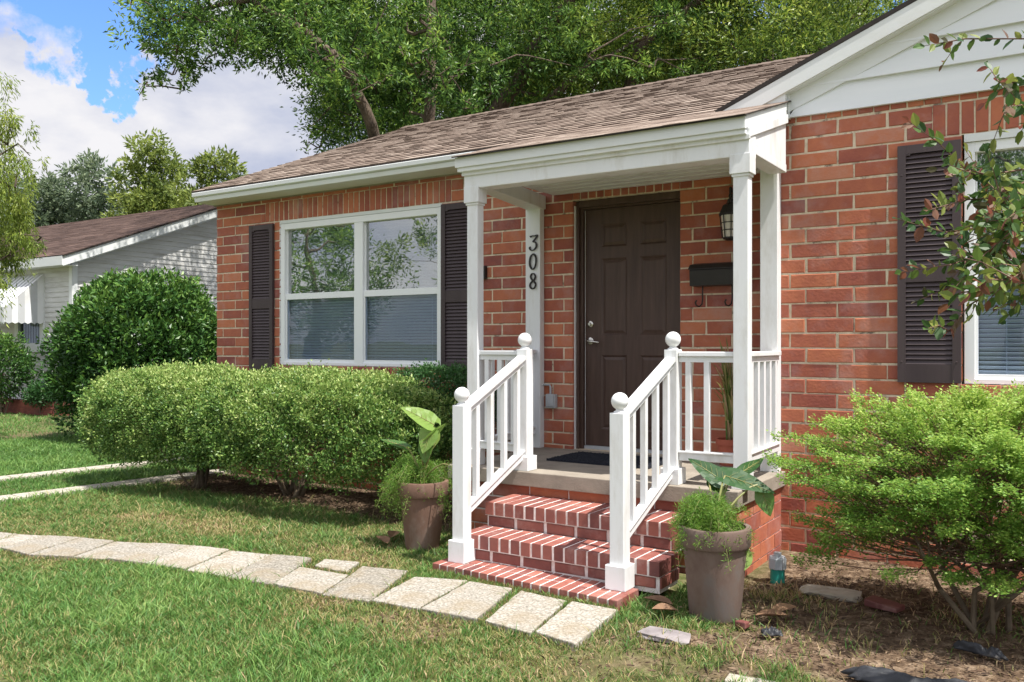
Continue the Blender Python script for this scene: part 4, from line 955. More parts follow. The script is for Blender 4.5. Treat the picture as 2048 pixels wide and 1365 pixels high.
# pavers ------------------------------------------------------
z_ = lambda x, y: onZ(x/2.2756, 900+y/2.2756)[:2]
divs = [(z_(215, 403), z_(0, 462)), (z_(370, 412), z_(125, 490)), (z_(525, 428), z_(330, 500)), (z_(695, 440), z_(482, 512)), (z_(880, 452), z_(655, 535)), (z_(1050, 468), z_(840, 560)), (z_(1240, 487), z_(1030, 592)), (z_(1425, 505), z_(1240, 628)), (z_(1650, 540), z_(1465, 670)), (z_(1860, 560), z_(1680, 705))]
quads = []
pre = [((-7.35, 3.15), (-7.12, 2.66)), ((-7.06, 3.22), (-6.80, 2.76)), ((-6.78, 3.29), (-6.47, 2.86)), ((-6.50, 3.36), (-6.30, 2.94))]
D_ = pre+divs
for i in range(len(D_)-1):
    a, b = D_[i]; c, d = D_[i+1]
    if i == len(D_)-3: 
        # one paver here is short, with a small square stone above it
        m = lambda p, q, t: (p[0]+(q[0]-p[0])*t, p[1]+(q[1]-p[1])*t)
        quads.append((m(a, b, .36), b, d, m(c, d, .36), 'short')); quads.append(((-4.062, 4.036), (-3.993, 3.873), (-3.722, 3.880), (-3.811, 4.094), 'small'))
    else: quads.append((a, b, d, c, ''))
z2 = lambda x, y: onZ(680+x/2.353, 660+y/2.353)[:2]
for q in (((350, 1175), (140, 1285), (365, 1330), (605, 1195)), ((610, 1200), (375, 1330), (640, 1385), (815, 1235)), ((850, 1240), (680, 1390), (895, 1450), (1070, 1290)), ((1090, 1290), (915, 1440), (1110, 1505), (1310, 1335))):
    quads.append(tuple(z2(*p) for p in q)+('',))
nq = len(quads)
names = {'small': 'small square concrete paver set above the short one in the path', 'short': 'short concrete paver with the small square stone at its far edge'}
plabels = {nq-1: 'end paver of the curved path, nearest the right planter and corner of the brick apron', nq-2: 'second paver from the right end of the path', nq-3: 'third paver from the right end of the path, touching the brick apron', nq-4: 'fourth paver from the right end of the path, left of the brick apron', 0: 'leftmost concrete paver, cut by the left edge of the photo'}
ords = ['zeroth', 'first', 'second', 'third', 'fourth', 'fifth', 'sixth', 'seventh', 'eighth', 'ninth', 'tenth', 'eleventh', 'twelfth']
short_i = [i for i, q in enumerate(quads) if q[4] == 'short'][0]
PAVE = []
for i, (a, b, c, d, kd) in enumerate(quads):
    P4 = [Vector((*p, 0)) for p in (a, b, c, d)]; ce = sum(P4, Vector())/4; P4 = [ce+(p-ce)*.982 for p in P4]; PAVE.append([(p.x, p.y) for p in P4])
    tz = .022+random.uniform(-.006, .006); tl = [random.uniform(-.004, .004) for _ in range(4)]
    # subdivided top with worn edge
    bm = bmesh.new(); vs = [bm.verts.new((p.x, p.y, -.04)) for p in P4]+[bm.verts.new((p.x, p.y, tz+tl[k])) for k, p in enumerate(P4)]
    for f in ((0, 1, 2, 3), (4, 5, 6, 7), (0, 1, 5, 4), (1, 2, 6, 5), (2, 3, 7, 6), (3, 0, 4, 7)): bm.faces.new([vs[k] for k in f])
    bmesh.ops.recalc_face_normals(bm, faces=bm.faces)
    bmesh.ops.subdivide_edges(bm, edges=[e for e in bm.edges if (e.verts[0].co-e.verts[1].co).length > .15], cuts=7, use_grid_fill=True)
    for v in bm.verts:
        e = random.uniform(-.004, .004); v.co.x += e; v.co.y += random.uniform(-.004, .004)
    me = bpy.data.meshes.new('paver'); bm.to_mesh(me); bm.free()
    at_ = me.attributes.new('tone', 'FLOAT', 'FACE'); tv = random.random(); at_.data.foreach_set('value', np.full(len(me.polygons), tv, dtype=np.float32))
    o = link_mesh('paver', me, 'paver', base=(ce.x, ce.y, 0), bevel=.005)
    if kd: lab = names[kd]
    elif i in plabels: lab = plabels[i]
    elif i < short_i: lab = '%s full paver to the left of the small square stone' % ords[short_i-i]
    else: lab = '%s full paver to the right of the small square stone' % ords[i-short_i-1]
    setp(o, lab, 'paver', 'concrete pavers of the curved garden path')
# loose things on the right bed
def rock(name, mat, c, r, lab, cat, seed=0, group=None):
    rr = random.Random(seed); bm = bmesh.new(); bmesh.ops.create_icosphere(bm, subdivisions=2, radius=1)
    for v in bm.verts:
        q = v.co; k = 1+rr.uniform(-.16, .16); s_ = lambda a: math.copysign(abs(a)**.6, a)
        v.co = Vector((s_(q.x)*r[0]*k, s_(q.y)*r[1]*k, s_(q.z)*r[2]*k))+Vector(c)
    me = bpy.data.meshes.new(name); bm.to_mesh(me); bm.free(); o = link_mesh(name, me, mat, base=c); setp(o, lab, cat, group); return o
rock('flat_stone', 'stone', (-1.66, 3.90, .004), (.13, .075, .016), 'flat grey-purple stone in the grass in front of the right planter', 'stone', 1)
rock('concrete_chunk', 'concrete', (-1.16, 5.10, -.004), (.17, .10, .02), 'pale flat concrete chunk in the soil right of the capped pipe', 'concrete chunk', 2)
o = MB().hexa([(-.95, 4.93, .0), (-.78, 4.88, .0), (-.75, 4.97, .0), (-.92, 5.02, .0), (-.95, 4.93, .040), (-.78, 4.88, .024), (-.75, 4.97, .030), (-.92, 5.02, .045)], .05).build('loose_brick', 'step_brick', base=(-.85, 4.95, 0), bevel=.006); setp(o, 'loose red brick lying in the mulch left of the right shrub', 'brick')
o = MB().hexa([(-1.42, 4.22, .0), (-1.36, 4.20, .0), (-1.35, 4.25, .0), (-1.41, 4.27, .0), (-1.42, 4.22, .03), (-1.36, 4.20, .035), (-1.35, 4.25, .03), (-1.41, 4.27, .025)], .1).build('brick_fragment', 'step_brick', base=(-1.38, 4.23, 0), bevel=.006); setp(o, 'small broken brick fragment right of the foot of the right planter', 'brick')
def sheet(name, mat, pts_c, lx_, ly_, rot, lab, cat, amp=.035, seed=0):
    n = 26; v = []; rr = seed*13.7; c, s = math.cos(rot), math.sin(rot)
    for i in range(n+1):
        for j in range(n+1):
            u = i/n-.5; w_ = j/n-.5; ed = 1+.35*float(vnoise(i*.7+rr, j*.7, .35, 31+seed)-.5); x = u*lx_*ed; y = w_*ly_*ed
            z = .012+amp*float(fbm(u*5+rr, w_*3, 1.6, 40+seed))*(1-(2*abs(w_))**4)*(1-(2*abs(u))**6)
            v.append((pts_c[0]+x*c-y*s, pts_c[1]+x*s+y*c, z))
    f = [(i*(n+1)+j, (i+1)*(n+1)+j, (i+1)*(n+1)+j+1, i*(n+1)+j+1) for i in range(n) for j in range(n)]
    me = nmesh(name, np.array(v), np.array(f), smooth=True); o = link_mesh(name, me, mat, base=(pts_c[0], pts_c[1], 0)); m_ = o.modifiers.new('s', 'SOLIDIFY'); m_.thickness = .003
    setp(o, lab, cat); return o
sheet('landscape_fabric', 'plastic', (-.52, 3.86), .55, .085, .12, 'crumpled black plastic sheeting on the ground at the lower right', 'plastic sheet', .07, 2)
sheet('landscape_fabric', 'plastic', (-.36, 4.42), .22, .035, -.3, 'thin strip of black plastic edging at the foot of the right shrub', 'plastic sheet', .06, 3)
sheet('landscape_fabric', 'plastic', (-1.22, 4.17), .10, .05, .5, 'tiny torn scrap of black plastic in the grass right of the planter', 'plastic sheet', .05, 4)
rock('stepping_stone', 'concrete', (-.95, 3.52, -.008), (.30, .10, .018), 'flat concrete slab half buried at the bottom right edge', 'stepping stone', 5)
# dead leaves lying under the planters
for i, (x, y, l, a) in enumerate(((-1.36, 4.36, .16, .2), (-1.30, 4.45, .15, .9), (-1.78, 4.30, .16, 3.3), (-1.72, 4.22, .14, 3.9), (-3.98, 4.55, .17, 2.7), (-4.08, 4.70, .14, 2.0), (-3.60, 4.72, .12, .6))):
    mb = MB(); bigleaf(mb, (x, y, .03), (x+math.cos(a)*l, y+math.sin(a)*l, .035), .09, (0.1, 0, 1), -.04, .3, False, .5); o = mb.build('dead_leaf', 'dead_leaf', base=(x, y, .0), smooth=True, fix=False)
    lbs = ['curled dead leaf right of the right planter, in front of the other', 'curled dead leaf right of the right planter, farther back', 'curled dead leaf left of the right planter, nearer the steps', 'curled dead leaf left of the right planter, nearer the grass', 'long tan dead leaf at the left foot of the left planter', 'dead leaf in the grass farthest left of the left planter', 'dead leaf between the left planter and the steps']
    setp(o, lbs[i], 'dead leaf', 'dead leaves fallen by the planters')
# ============================================================ SHRUBS
def stems(t, base, n, spread, h, r=.012, name='stems', mat='stem', seed=0, bend=.3, sub=2, elong=(1, 1)):
    rr = random.Random(seed); mb = MB()
    for k in range(n):
        a = rr.uniform(0, 2*math.pi); s = rr.uniform(.2, 1)*spread; hh = h*rr.uniform(.75, 1.05)
        p0 = Vector(base)+Vector((rr.uniform(-.09, .09)*elong[0], rr.uniform(-.07, .07)*elong[1], -.03)); e = Vector(base)+Vector((math.cos(a)*s*elong[0], math.sin(a)*s*elong[1], hh))
        m1 = p0.lerp(e, .35)+Vector((rr.gauss(0, .05), rr.gauss(0, .05), hh*.10)); m2 = p0.lerp(e, .7)+Vector((rr.gauss(0, .06), rr.gauss(0, .06), hh*.06)); rk = r*rr.uniform(.6, 1.2)
        mb.tube([p0, m1, m2, e], [rk*1.15, rk, rk*.7, rk*.35], 7)
        for q in range(sub):
            b = m1.lerp(m2, rr.random()); f_ = b+Vector((rr.gauss(0, .22)*elong[0], rr.gauss(0, .2)*elong[1], rr.uniform(.08, .3))); mb.tube([b, b.lerp(f_, .5)+Vector((0, 0, .03)), f_], [rk*.5, rk*.4, rk*.2], 5)
    return mb.build(name, mat, t, fix=False)
def hedge(c, r, n, lab, mat='hedge', pw=2.8, L=(.016, .026), seed=1, base=None, group=None, under=.55, lump=.10, zmin=None, stemn=9, name='hedge_shrub', thick=.09, asp=.55, tuft=.055):
    b = base or (c[0], c[1], 0); t = thing(name, lab, 'shrub', (b[0], b[1], 0), group)
    nt_ = max(60, n//26)
    pc, nc, _ = shell_pts(nt_, c, r, pw, thick, lump, seed, zmin)
    w_ = RNG.integers(0, len(pc), n); off = RNG.normal(size=(n, 3)); off *= (RNG.random(n)**.5)[:, None]/np.linalg.norm(off, axis=1, keepdims=True); off *= tuft
    p = pc[w_]+off; nor = unit(nc[w_]*.55+unit(off)*.8); tt = RNG.normal(0, .10, len(pc))[w_]
    # thin out the underside
    keep = (nc[w_][:, 2] > -.5) | (RNG.random(len(p)) < under); p, nor, tt = p[keep], nor[keep], tt[keep]
    # sprigs that stick out of the clipped surface
    sp = RNG.random(len(p)) < .05; p[sp] += nor[sp]*RNG.uniform(.01, .045, (sp.sum(), 1))+np.array((0, 0, .012))
    D = nor*.8+RNG.normal(size=p.shape)*.65; D[:, 2] += .35
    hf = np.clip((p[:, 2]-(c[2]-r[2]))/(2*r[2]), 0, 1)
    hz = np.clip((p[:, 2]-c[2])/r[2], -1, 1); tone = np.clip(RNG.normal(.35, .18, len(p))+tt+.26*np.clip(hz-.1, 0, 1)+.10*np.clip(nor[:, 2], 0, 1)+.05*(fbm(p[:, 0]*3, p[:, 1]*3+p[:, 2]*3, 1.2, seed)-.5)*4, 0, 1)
    leaves('foliage', mat, p, D, RNG.uniform(L[0], L[1], len(p)), asp, t, tone=tone)
    if stemn: stems(t, b, stemn, r[0]*.55, c[2]+.1, .016, 'stems', 'stem', seed, sub=4, elong=(1, .7))
    return t
HG = 'clipped hedge shrubs in front of the window'
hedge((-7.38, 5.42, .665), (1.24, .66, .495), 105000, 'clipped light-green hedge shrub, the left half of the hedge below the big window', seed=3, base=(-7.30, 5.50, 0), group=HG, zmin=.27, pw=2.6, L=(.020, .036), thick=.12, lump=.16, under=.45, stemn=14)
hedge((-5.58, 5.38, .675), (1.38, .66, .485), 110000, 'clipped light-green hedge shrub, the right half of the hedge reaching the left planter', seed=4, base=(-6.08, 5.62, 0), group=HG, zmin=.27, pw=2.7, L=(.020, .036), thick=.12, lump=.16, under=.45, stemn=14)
hedge((-4.62, 5.98, .93), (.62, .28, .27), 16000, 'dark green shrub behind the hedge beside the left porch post', 'hedge_dark', seed=5, zmin=.5, pw=2.3, L=(.02, .032), name='garden_shrub', stemn=6)
# loose twiggy lower growth of the hedge
for (b, sd) in (((-7.30, 5.50, 0), 3), ((-6.08, 5.62, 0), 4)):
    pass
cam_c = at(275, 700, 13.0)
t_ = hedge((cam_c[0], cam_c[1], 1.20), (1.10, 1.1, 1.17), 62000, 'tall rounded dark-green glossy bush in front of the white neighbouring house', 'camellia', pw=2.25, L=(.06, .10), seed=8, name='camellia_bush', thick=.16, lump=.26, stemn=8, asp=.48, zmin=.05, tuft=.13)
# right bush: layered sprays
def spray_bush(c, R, nspray, nleaf, lab, seed=2):
    rr = np.random.default_rng(seed); t = thing('layered_shrub', lab, 'shrub', (c[0], c[1], 0)); P = []; D = []; T = []; mb = MB()
    for k in range(nspray):
        a = rr.uniform(0, 2*np.pi); q = rr.random()**.45; el = rr.uniform(-.42, 1) if k % 6 else rr.uniform(-1.1, -.35)
        rad = math.sqrt(max(0, 1-max(el, 0)**2.2))*q*(1 if el > 0 else .85)
        cc = np.array((c[0]+R[0]*rad*math.cos(a), c[1]+R[1]*rad*math.sin(a), .70+R[2]*el*rr.uniform(.8, 1.05)))
        out = np.array((math.cos(a), math.sin(a), rr.uniform(.05, .30))); out /= np.linalg.norm(out)
        if el > .75: out = np.array((math.cos(a)*.7, math.sin(a)*.7, rr.uniform(.3, .9)))
        sd = np.cross(out, (0, 0, 1)); sd /= np.linalg.norm(sd)+1e-9; ln = rr.uniform(.14, .30); wd = ln*.42
        n = int(nleaf*rr.uniform(.6, 1.3)); u = rr.random(n)**.8; w_ = rr.normal(size=n)*.5*(1-u*.75)
        p = cc+out*((u-.45)*ln)[:, None]+sd*(w_*wd)[:, None]+rr.normal(size=(n, 3))*np.array((.008, .008, .016))
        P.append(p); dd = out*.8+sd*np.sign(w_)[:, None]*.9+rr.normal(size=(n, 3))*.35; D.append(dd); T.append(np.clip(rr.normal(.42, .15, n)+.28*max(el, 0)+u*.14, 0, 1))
        b0 = Vector((c[0]+rr.uniform(-.25, .25), c[1]+rr.uniform(-.15, .15), max(.3, cc[2]-rr.uniform(.25, .5)))); ct = Vector(cc)
        b0 = b0.lerp(ct, .25 if k % 3 == 0 else .6)
        mb.tube([b0, b0.lerp(ct, .55)+Vector((rr.normal()*.02, rr.normal()*.02, -.02)), ct, ct+Vector(out)*ln*.5], [.0035, .003, .002, .001], 5, cap=False)
    P = np.concatenate(P); D = np.concatenate(D); T = np.concatenate(T)
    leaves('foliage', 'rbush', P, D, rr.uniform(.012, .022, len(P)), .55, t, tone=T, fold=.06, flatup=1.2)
    mb.build('twigs', 'twig', t, fix=False)
    stems(t, c, 9, .5, .62, .012, 'stems', 'stem', seed, sub=5)
    return t
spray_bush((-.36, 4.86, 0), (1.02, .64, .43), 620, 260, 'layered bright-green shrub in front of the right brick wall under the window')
# ============================================================ TREES
def clump_tree(name, lab, cat, base, trunk_specs, clumps, per, mat, L, bark='oakbark', asp=.4, group=None, seed=0, droop=0.0, crown_thick=.25, flat=.75, up=.2, shell=True):
    """trunk polylines, then leaf clumps hung on limbs; clumps: (x,y,z,r)"""
    rr = np.random.default_rng(seed); t = thing(name, lab, cat, base, group)
    mb = MB(); nodes = []
    for pts, r0, r1 in trunk_specs:
        pts = [Vector(p) for p in pts]; n = len(pts); sm = []
        for i in range(n-1):
            for k in range(4): sm.append(pts[i].lerp(pts[i+1], k/4)+Vector(rr.normal(size=3)*r1*.5)*(0 if i == 0 and k == 0 else 1))
        sm.append(pts[-1]); m_ = len(sm); mb.tube(sm, [r0+(r1-r0)*i/(m_-1) for i in range(m_)], 10); nodes += [(p, r0+(r1-r0)*i/(m_-1)) for i, p in enumerate(sm) if i > m_*.25]
    mb.build('trunk', bark, t, fix=False)
    mb = MB()
    clumps = sorted(clumps, key=lambda q: min((p-Vector(q[:3])).length for p, _ in nodes))
    for (x, y, z, r) in clumps:
        c = Vector((x, y, z)); 
        nd, rn = min(nodes, key=lambda q: (q[0]-c).length+max(0, q[0].z-c.z)*2)
        mid = nd.lerp(c, .5)+Vector(rr.normal(size=3)*.12)+Vector((0, 0, .1*(c-nd).length)); ra = min(rn*.5, .02+.02*(c-nd).length)
        mb.tube([nd, nd.lerp(mid, .5)+Vector(rr.normal(size=3)*.05), mid, mid.lerp(c, .6), c], [ra, ra*.85, ra*.7, ra*.55, ra*.35], 5, cap=False)
        nodes.append((c, max(.03, ra*.7)))
    mb.build('limbs', bark, t, fix=False)
    P = []; D = []; T = []
    for (x, y, z, r) in clumps:
        n = int(per*(r**2)*rr.uniform(.75, 1.25)); ct = rr.uniform(-.16, .16)
        # a clump is itself a set of small tufts
        k = max(4, int(n/42)); d = unit(rr.normal(size=(k, 3))); q = rr.random(k)**.4; tc_ = d*q[:, None]*r*np.array((1, 1, flat)); which = rr.integers(0, k, n)
        off = rr.normal(size=(n, 3))*r*.11; p = tc_[which]+off; p[:, 2] -= droop*np.abs(rr.normal(size=n))*r
        P.append(p+np.array((x, y, z))); dd = unit(off)+unit(p)*.5+rr.normal(size=(n, 3))*.5; dd[:, 2] += up-droop*2; D.append(dd)
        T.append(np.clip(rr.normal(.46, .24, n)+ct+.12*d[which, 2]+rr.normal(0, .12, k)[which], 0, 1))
    P = np.concatenate(P); D = np.concatenate(D); T = np.concatenate(T)
    leaves('crown', mat, P, D, rr.uniform(L[0], L[1], len(P)), asp, t, tone=T)
    return t
# big live oak behind the house
rr = np.random.default_rng(11)
def region_clumps(boxes, seed):
    rr = np.random.default_rng(seed); out = []
    for (x0, x1, y0, y1, z0, z1, n, r0, r1) in boxes:
        for _ in range(n):
            out.append((*at(rr.uniform(x0, x1), rr.uniform(y0, y1), rr.uniform(z0, z1)), rr.uniform(r0, r1)))
    return out
oakA = region_clumps([(330, 620, -220, 60, 13, 18, 26, .55, .9), (320, 520, 40, 90, 13.5, 16, 7, .4, .6), (300, 430, 90, 150, 14, 15, 5, .22, .38), (520, 720, 20, 130, 14, 18, 16, .5, .75), (620, 1120, -220, 120, 14.5, 20, 62, .75, 1.15),
                      (670, 1100, 90, 260, 15, 20, 40, .6, .95), (660, 1150, -150, 240, 19, 24, 40, .9, 1.3), (450, 700, -200, 40, 18, 21, 12, .8, 1.1), (640, 760, 180, 280, 15, 18, 6, .3, .5)], 12)
oakA += [(*at(x, y, z), r) for (x, y, z, r) in ((295, 165, 14.5, .16), (278, 192, 14.5, .10), (345, 150, 14.5, .26), (385, 140, 14.6, .22), (330, 95, 14.3, .25), (262, 10, 14, .2), (243, 2, 14, .12), (360, 178, 14.5, .12), (650, 262, 15, .18), (640, 295, 15.2, .16), (612, 302, 15.4, .12), (660, 215, 15, .25), (480, 110, 14.5, .3), (590, 150, 15, .25))]
bA = at(850, 640, 16.5); bA = (bA[0], bA[1], 0)
trA = [([(bA[0], bA[1], -.2), at(850, 400, 15), at(856, 250, 14.4), at(862, 60, 14.4), at(870, -150, 14.8)], .12, .07),
       ([(bA[0]-.2, bA[1], .4), at(770, 330, 14.4), at(742, 250, 13.9), at(690, 130, 13.6), at(610, 60, 13.8), at(500, 0, 14.2), at(400, 20, 14.4)], .125, .03),
       ([(bA[0], bA[1]+.2, .5), at(830, 280, 17), at(812, 150, 17), at(815, -20, 17)], .2, .10), ([(bA[0]+.3, bA[1], .5), at(990, 230, 16), at(1100, 60, 15.5), at(1180, -80, 15)], .2, .08)]
oakA += region_clumps([(600, 960, -20, 180, 12.6, 13.5, 22, .18, .36), (820, 890, -10, 190, 13.2, 13.9, 10, .18, .32), (640, 740, 90, 200, 12.6, 13.2, 5, .15, .26), (780, 1000, 40, 220, 12.8, 14, 16, .2, .42), (1150, 1420, 20, 150, 13.5, 14.5, 12, .25, .45)], 19)
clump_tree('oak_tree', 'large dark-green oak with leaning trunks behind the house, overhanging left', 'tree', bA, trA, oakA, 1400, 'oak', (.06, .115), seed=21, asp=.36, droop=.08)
oakB = region_clumps([(1080, 1760, -260, 120, 14, 19, 88, .75, 1.15), (1040, 1500, 60, 215, 15, 19, 40, .6, .9), (1450, 1680, 40, 150, 14, 17, 14, .6, .9), (1050, 1760, -200, 230, 20, 24, 46, 1.0, 1.4)], 14)
bB = at(1380, 640, 17); bB = (bB[0], bB[1], 0)
trB = [([(bB[0], bB[1], -.2), at(1385, 300, 17), at(1400, 100, 17), at(1420, -150, 17)], .3, .12), ([(bB[0], bB[1], .5), at(1250, 180, 15.6), at(1300, 80, 15.2), at(1480, -60, 15)], .14, .06), ([(bB[0]-.1, bB[1], .5), at(1060, 230, 15.4), at(1180, 130, 15), at(1290, 75, 14.8)], .10, .03)]
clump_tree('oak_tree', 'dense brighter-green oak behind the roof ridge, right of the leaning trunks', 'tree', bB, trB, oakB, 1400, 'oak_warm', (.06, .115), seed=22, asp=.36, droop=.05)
# background trees to the left
def simple_tree(name, lab, px0, px1, ytop, zc, seed, mat, per, L, n=26, h0=1.5, group=None, r=(.7, 1.2), top=None):
    rr = np.random.default_rng(seed); b = at((px0+px1)/2, 640, zc); wd = (px1-px0)*zc/FPX/2; zt_ = H+(HOR-ytop)*zc/FPX; cl = []
    for _ in range(n):
        a = rr.uniform(0, 2*np.pi); q = rr.random()**.6; v = rr.random(); ww = math.sin(math.pi*(.22+.70*v))**.7
        cl.append((b[0]+wd*.85*ww*q*math.cos(a), b[1]+wd*.85*ww*q*math.sin(a), h0+(zt_-h0-.4)*v, rr.uniform(*r)))
    tr = [([(b[0], b[1], -.2), (b[0]+rr.normal()*.2, b[1], h0+.6), (b[0]+rr.normal()*.4, b[1], zt_*.8)], .22, .06)]
    return clump_tree(name, lab, 'tree', (b[0], b[1], 0), tr, cl, per, mat, L, seed=seed+1, group=group, asp=.42)
simple_tree('background_tree', 'yellow-green feathery tree behind the neighbouring roof, right of the grey-green trees', 248, 372, 278, 27, 31, 'yellow_tree', 620, (.12, .2), n=34, h0=2.5, r=(.55, .95))
simple_tree('background_tree', 'yellow-green tree just left of the brick house corner', 365, 492, 290, 26, 33, 'yellow_tree', 620, (.12, .2), n=30, h0=2.5, r=(.5, .9))
simple_tree('background_tree', 'grey-green rounded tree behind the middle of the neighbouring roof', 135, 262, 322, 33, 35, 'grey_tree', 420, (.15, .25), n=36, h0=2.0, r=(.8, 1.2))
simple_tree('background_tree', 'low grey-green tree right of the cypress branches', 40, 150, 345, 34, 37, 'grey_tree', 420, (.15, .25), n=30, h0=2.0, r=(.8, 1.2))
simple_tree('background_tree', 'grey-green tree at the far left behind the cypress', -110, 60, 330, 36, 39, 'grey_tree', 300, (.16, .26), n=30, h0=2.0, r=(.9, 1.4))
simple_tree('background_tree', 'bushy tree low behind the ridge of the neighbouring roof', 210, 420, 372, 30, 41, 'grey_tree', 420, (.13, .22), n=26, h0=2.0, r=(.7, 1.1))
# cypress, feathery drooping branches at the left edge
cy_cl = []
rr = np.random.default_rng(44)
for (x, y, r) in ((10, 225, .22), (35, 245, .24), (15, 290, .24), (-30, 240, .4), (-40, 330, .5), (15, 345, .30), (40, 320, .18), (60, 312, .16), (-10, 400, .45), (20, 400, .34), (35, 440, .28), (48, 470, .24), (-30, 470, .5), (20, 480, .34), (75, 482, .16), (-60, 560, .5), (10, 515, .22), (-20, 150, .3), (0, 560, .10), (30, 375, .25)):
    cy_cl.append((*at(x, y, 12+rr.uniform(-.5, .5)), r*1.05))
bC = at(-90, 640, 12.3); bC = (bC[0], bC[1], 0)
clump_tree('cypress_tree', 'bright yellow-green cypress with drooping feathery branches at the left edge', 'tree', bC, [([(bC[0], bC[1], -.2), (bC[0], bC[1]+.1, 2.2), (bC[0]+.1, bC[1], 4.2), (bC[0]+.15, bC[1], 6.0)], .16, .04)], cy_cl, 5200, 'cypress', (.05, .10), seed=45, asp=.16, droop=.45, up=-.5, flat=.6)
# trees across the street (behind the camera; they are what the windows reflect)
def far_tree(x, y, h, rw, lab, seed, mat='oak'):
    rr = np.random.default_rng(seed); cl = []
    for _ in range(22):
        a = rr.uniform(0, 2*np.pi); q = rr.random()**.6; v = rr.random(); cl.append((x+rw*q*math.cos(a)*math.sin(math.pi*(.2+.7*v)), y+rw*q*math.sin(a), h*.28+h*.62*v, rr.uniform(.8, 1.3)))
    clump_tree('street_tree', lab, 'tree', (x, y, 0), [([(x, y, -.2), (x+.1, y, h*.4), (x, y+.2, h*.8)], .3, .08)], cl, 750, mat, (.09, .15), seed=seed+1, group='trees across the street reflected in the windows')
far_tree(-21, -7.5, 6.2, 3.2, 'street tree reflected in the left half of the big window', 51)
far_tree(-16.5, -11.5, 7.0, 3.4, 'street tree reflected in the right half of the big window', 53, 'oak_warm')
far_tree(-1.5, -15, 8, 4.5, 'street tree reflected in the window of the wing', 57)
# ============================================================ CRAPE MYRTLE, near right
tb = at(2330, 700, 3.1); tb = (tb[0], tb[1], 0)
t = thing('crape_myrtle', 'small tree with oval green and reddish leaves reaching in from the upper right', 'tree', tb)
tw = [([(2110, 60), (2048, 78), (1930, 78), (1850, 92)], 8, 0), ([(2110, 120), (2048, 165), (1998, 165), (1975, 130)], 9, 0), ([(2110, 170), (2048, 210), (2010, 215)], 10, 0),
      ([(2110, 330), (2010, 345), (1950, 350), (1895, 330)], 13, 1), ([(2110, 380), (2010, 395), (1930, 400), (1860, 420)], 15, 1), ([(2110, 440), (1990, 450), (1890, 465), (1800, 440)], 16, 0),
      ([(2110, 450), (2000, 500), (1900, 530), (1805, 545)], 16, 1), ([(2110, 500), (1990, 530), (1910, 570), (1840, 600)], 16, 1), ([(2110, 560), (2010, 570), (1940, 610), (1895, 665)], 15, 0),
      ([(2110, 400), (2030, 420), (1980, 370), (1930, 300)], 14, 0), ([(2120, 350), (2050, 380), (2000, 400), (1975, 430)], 13, 2), ([(2120, 600), (2050, 560), (1980, 560), (1930, 590)], 13, 1),
      ([(2120, 260), (2060, 250), (2025, 190), (2010, 165)], 8, 0), ([(2110, 480), (2050, 500), (1990, 480), (1950, 450)], 14, 2), ([(2120, 540), (2060, 470), (2010, 450), (1970, 500)], 14, 2), ([(2120, 500), (2070, 560), (2040, 600), (2010, 640)], 10, 1),
      ([(2120, 420), (2060, 430), (2020, 470), (1990, 520)], 14, 2), ([(2120, 620), (2080, 600), (2050, 560), (2030, 520)], 14, 1), ([(2120, 300), (2080, 340), (2040, 370), (2020, 410)], 12, 1), ([(2120, 460), (2080, 480), (2050, 450), (2030, 430)], 12, 3), ([(2120, 520), (2080, 520), (2050, 540), (2020, 560)], 12, 3), ([(2110, 400), (2070, 400), (2040, 420), (2010, 440)], 12, 3)]
mbt = MB(); P = []; D = []; T = []; rr = random.Random(5)
fork = Vector(at(2300, 520, 3.0))
for k, (pl, nl, sub) in enumerate(tw):
    z0 = 2.55+rr.uniform(-.12, .35); pts = [Vector(at(x, y, z0+.12*i*rr.uniform(-1, 1))) for i, (x, y) in enumerate(pl)]
    allp = [(pts, 1.0)]
    for s_ in range(sub*2+1):
        i = rr.randint(0, len(pts)-2); b = pts[i].lerp(pts[i+1], rr.random()); e = b+Vector((rr.uniform(-.16, .02), rr.gauss(0, .08), rr.gauss(0, .09))); allp.append(([b, b.lerp(e, .5)+Vector((0, 0, .012)), e], .6))
    mbt.tube([fork, fork.lerp(pts[0], .5)+Vector((0, 0, .05)), pts[0]], [.010, .007, .0045], 5, cap=False)
    for pp, sc in allp:
        mbt.tube(pp, [.0042*sc]+[.0025*sc]*(len(pp)-2)+[.0010], 5, cap=False)
        ln = sum((pp[i+1]-pp[i]).length for i in range(len(pp)-1)); n = max(3, int(ln/.017)); 
        for q in range(n):
            s = q/n*(len(pp)-1); i = int(s); b = pp[i].lerp(pp[i+1], s-i); d = (pp[i+1]-pp[i]).normalized()
            if q/n < .12: continue
            sd = Vector((rr.gauss(0, .4), rr.gauss(0, .4), (1 if q % 2 else -1)*rr.uniform(.3, .9))); P.append(tuple(b)); D.append(tuple(d*.7+sd)); red = (q/n > .72 and rr.random() < .3) or rr.random() < .03
            T.append(rr.uniform(.0, .2) if red else rr.uniform(.3, 1.0))
        P.append(tuple(pp[-1])); D.append(tuple(d)); T.append(rr.uniform(0, .6))
mb = MB(); mb.tube([(tb[0], tb[1], -.05), (tb[0]+.03, tb[1], .7), fork+Vector((.02, 0, -.4)), fork], [.035, .03, .022, .016], 9)
mb.tube([fork, at(2290, 250, 2.9), at(2250, 60, 2.8)], [.015, .010, .005], 7); mb.build('trunk', 'bark', t, fix=False)
mbt.build('twigs', 'twig', t, fix=False)
P = np.array(P); D = np.array(D); T = np.array(T)
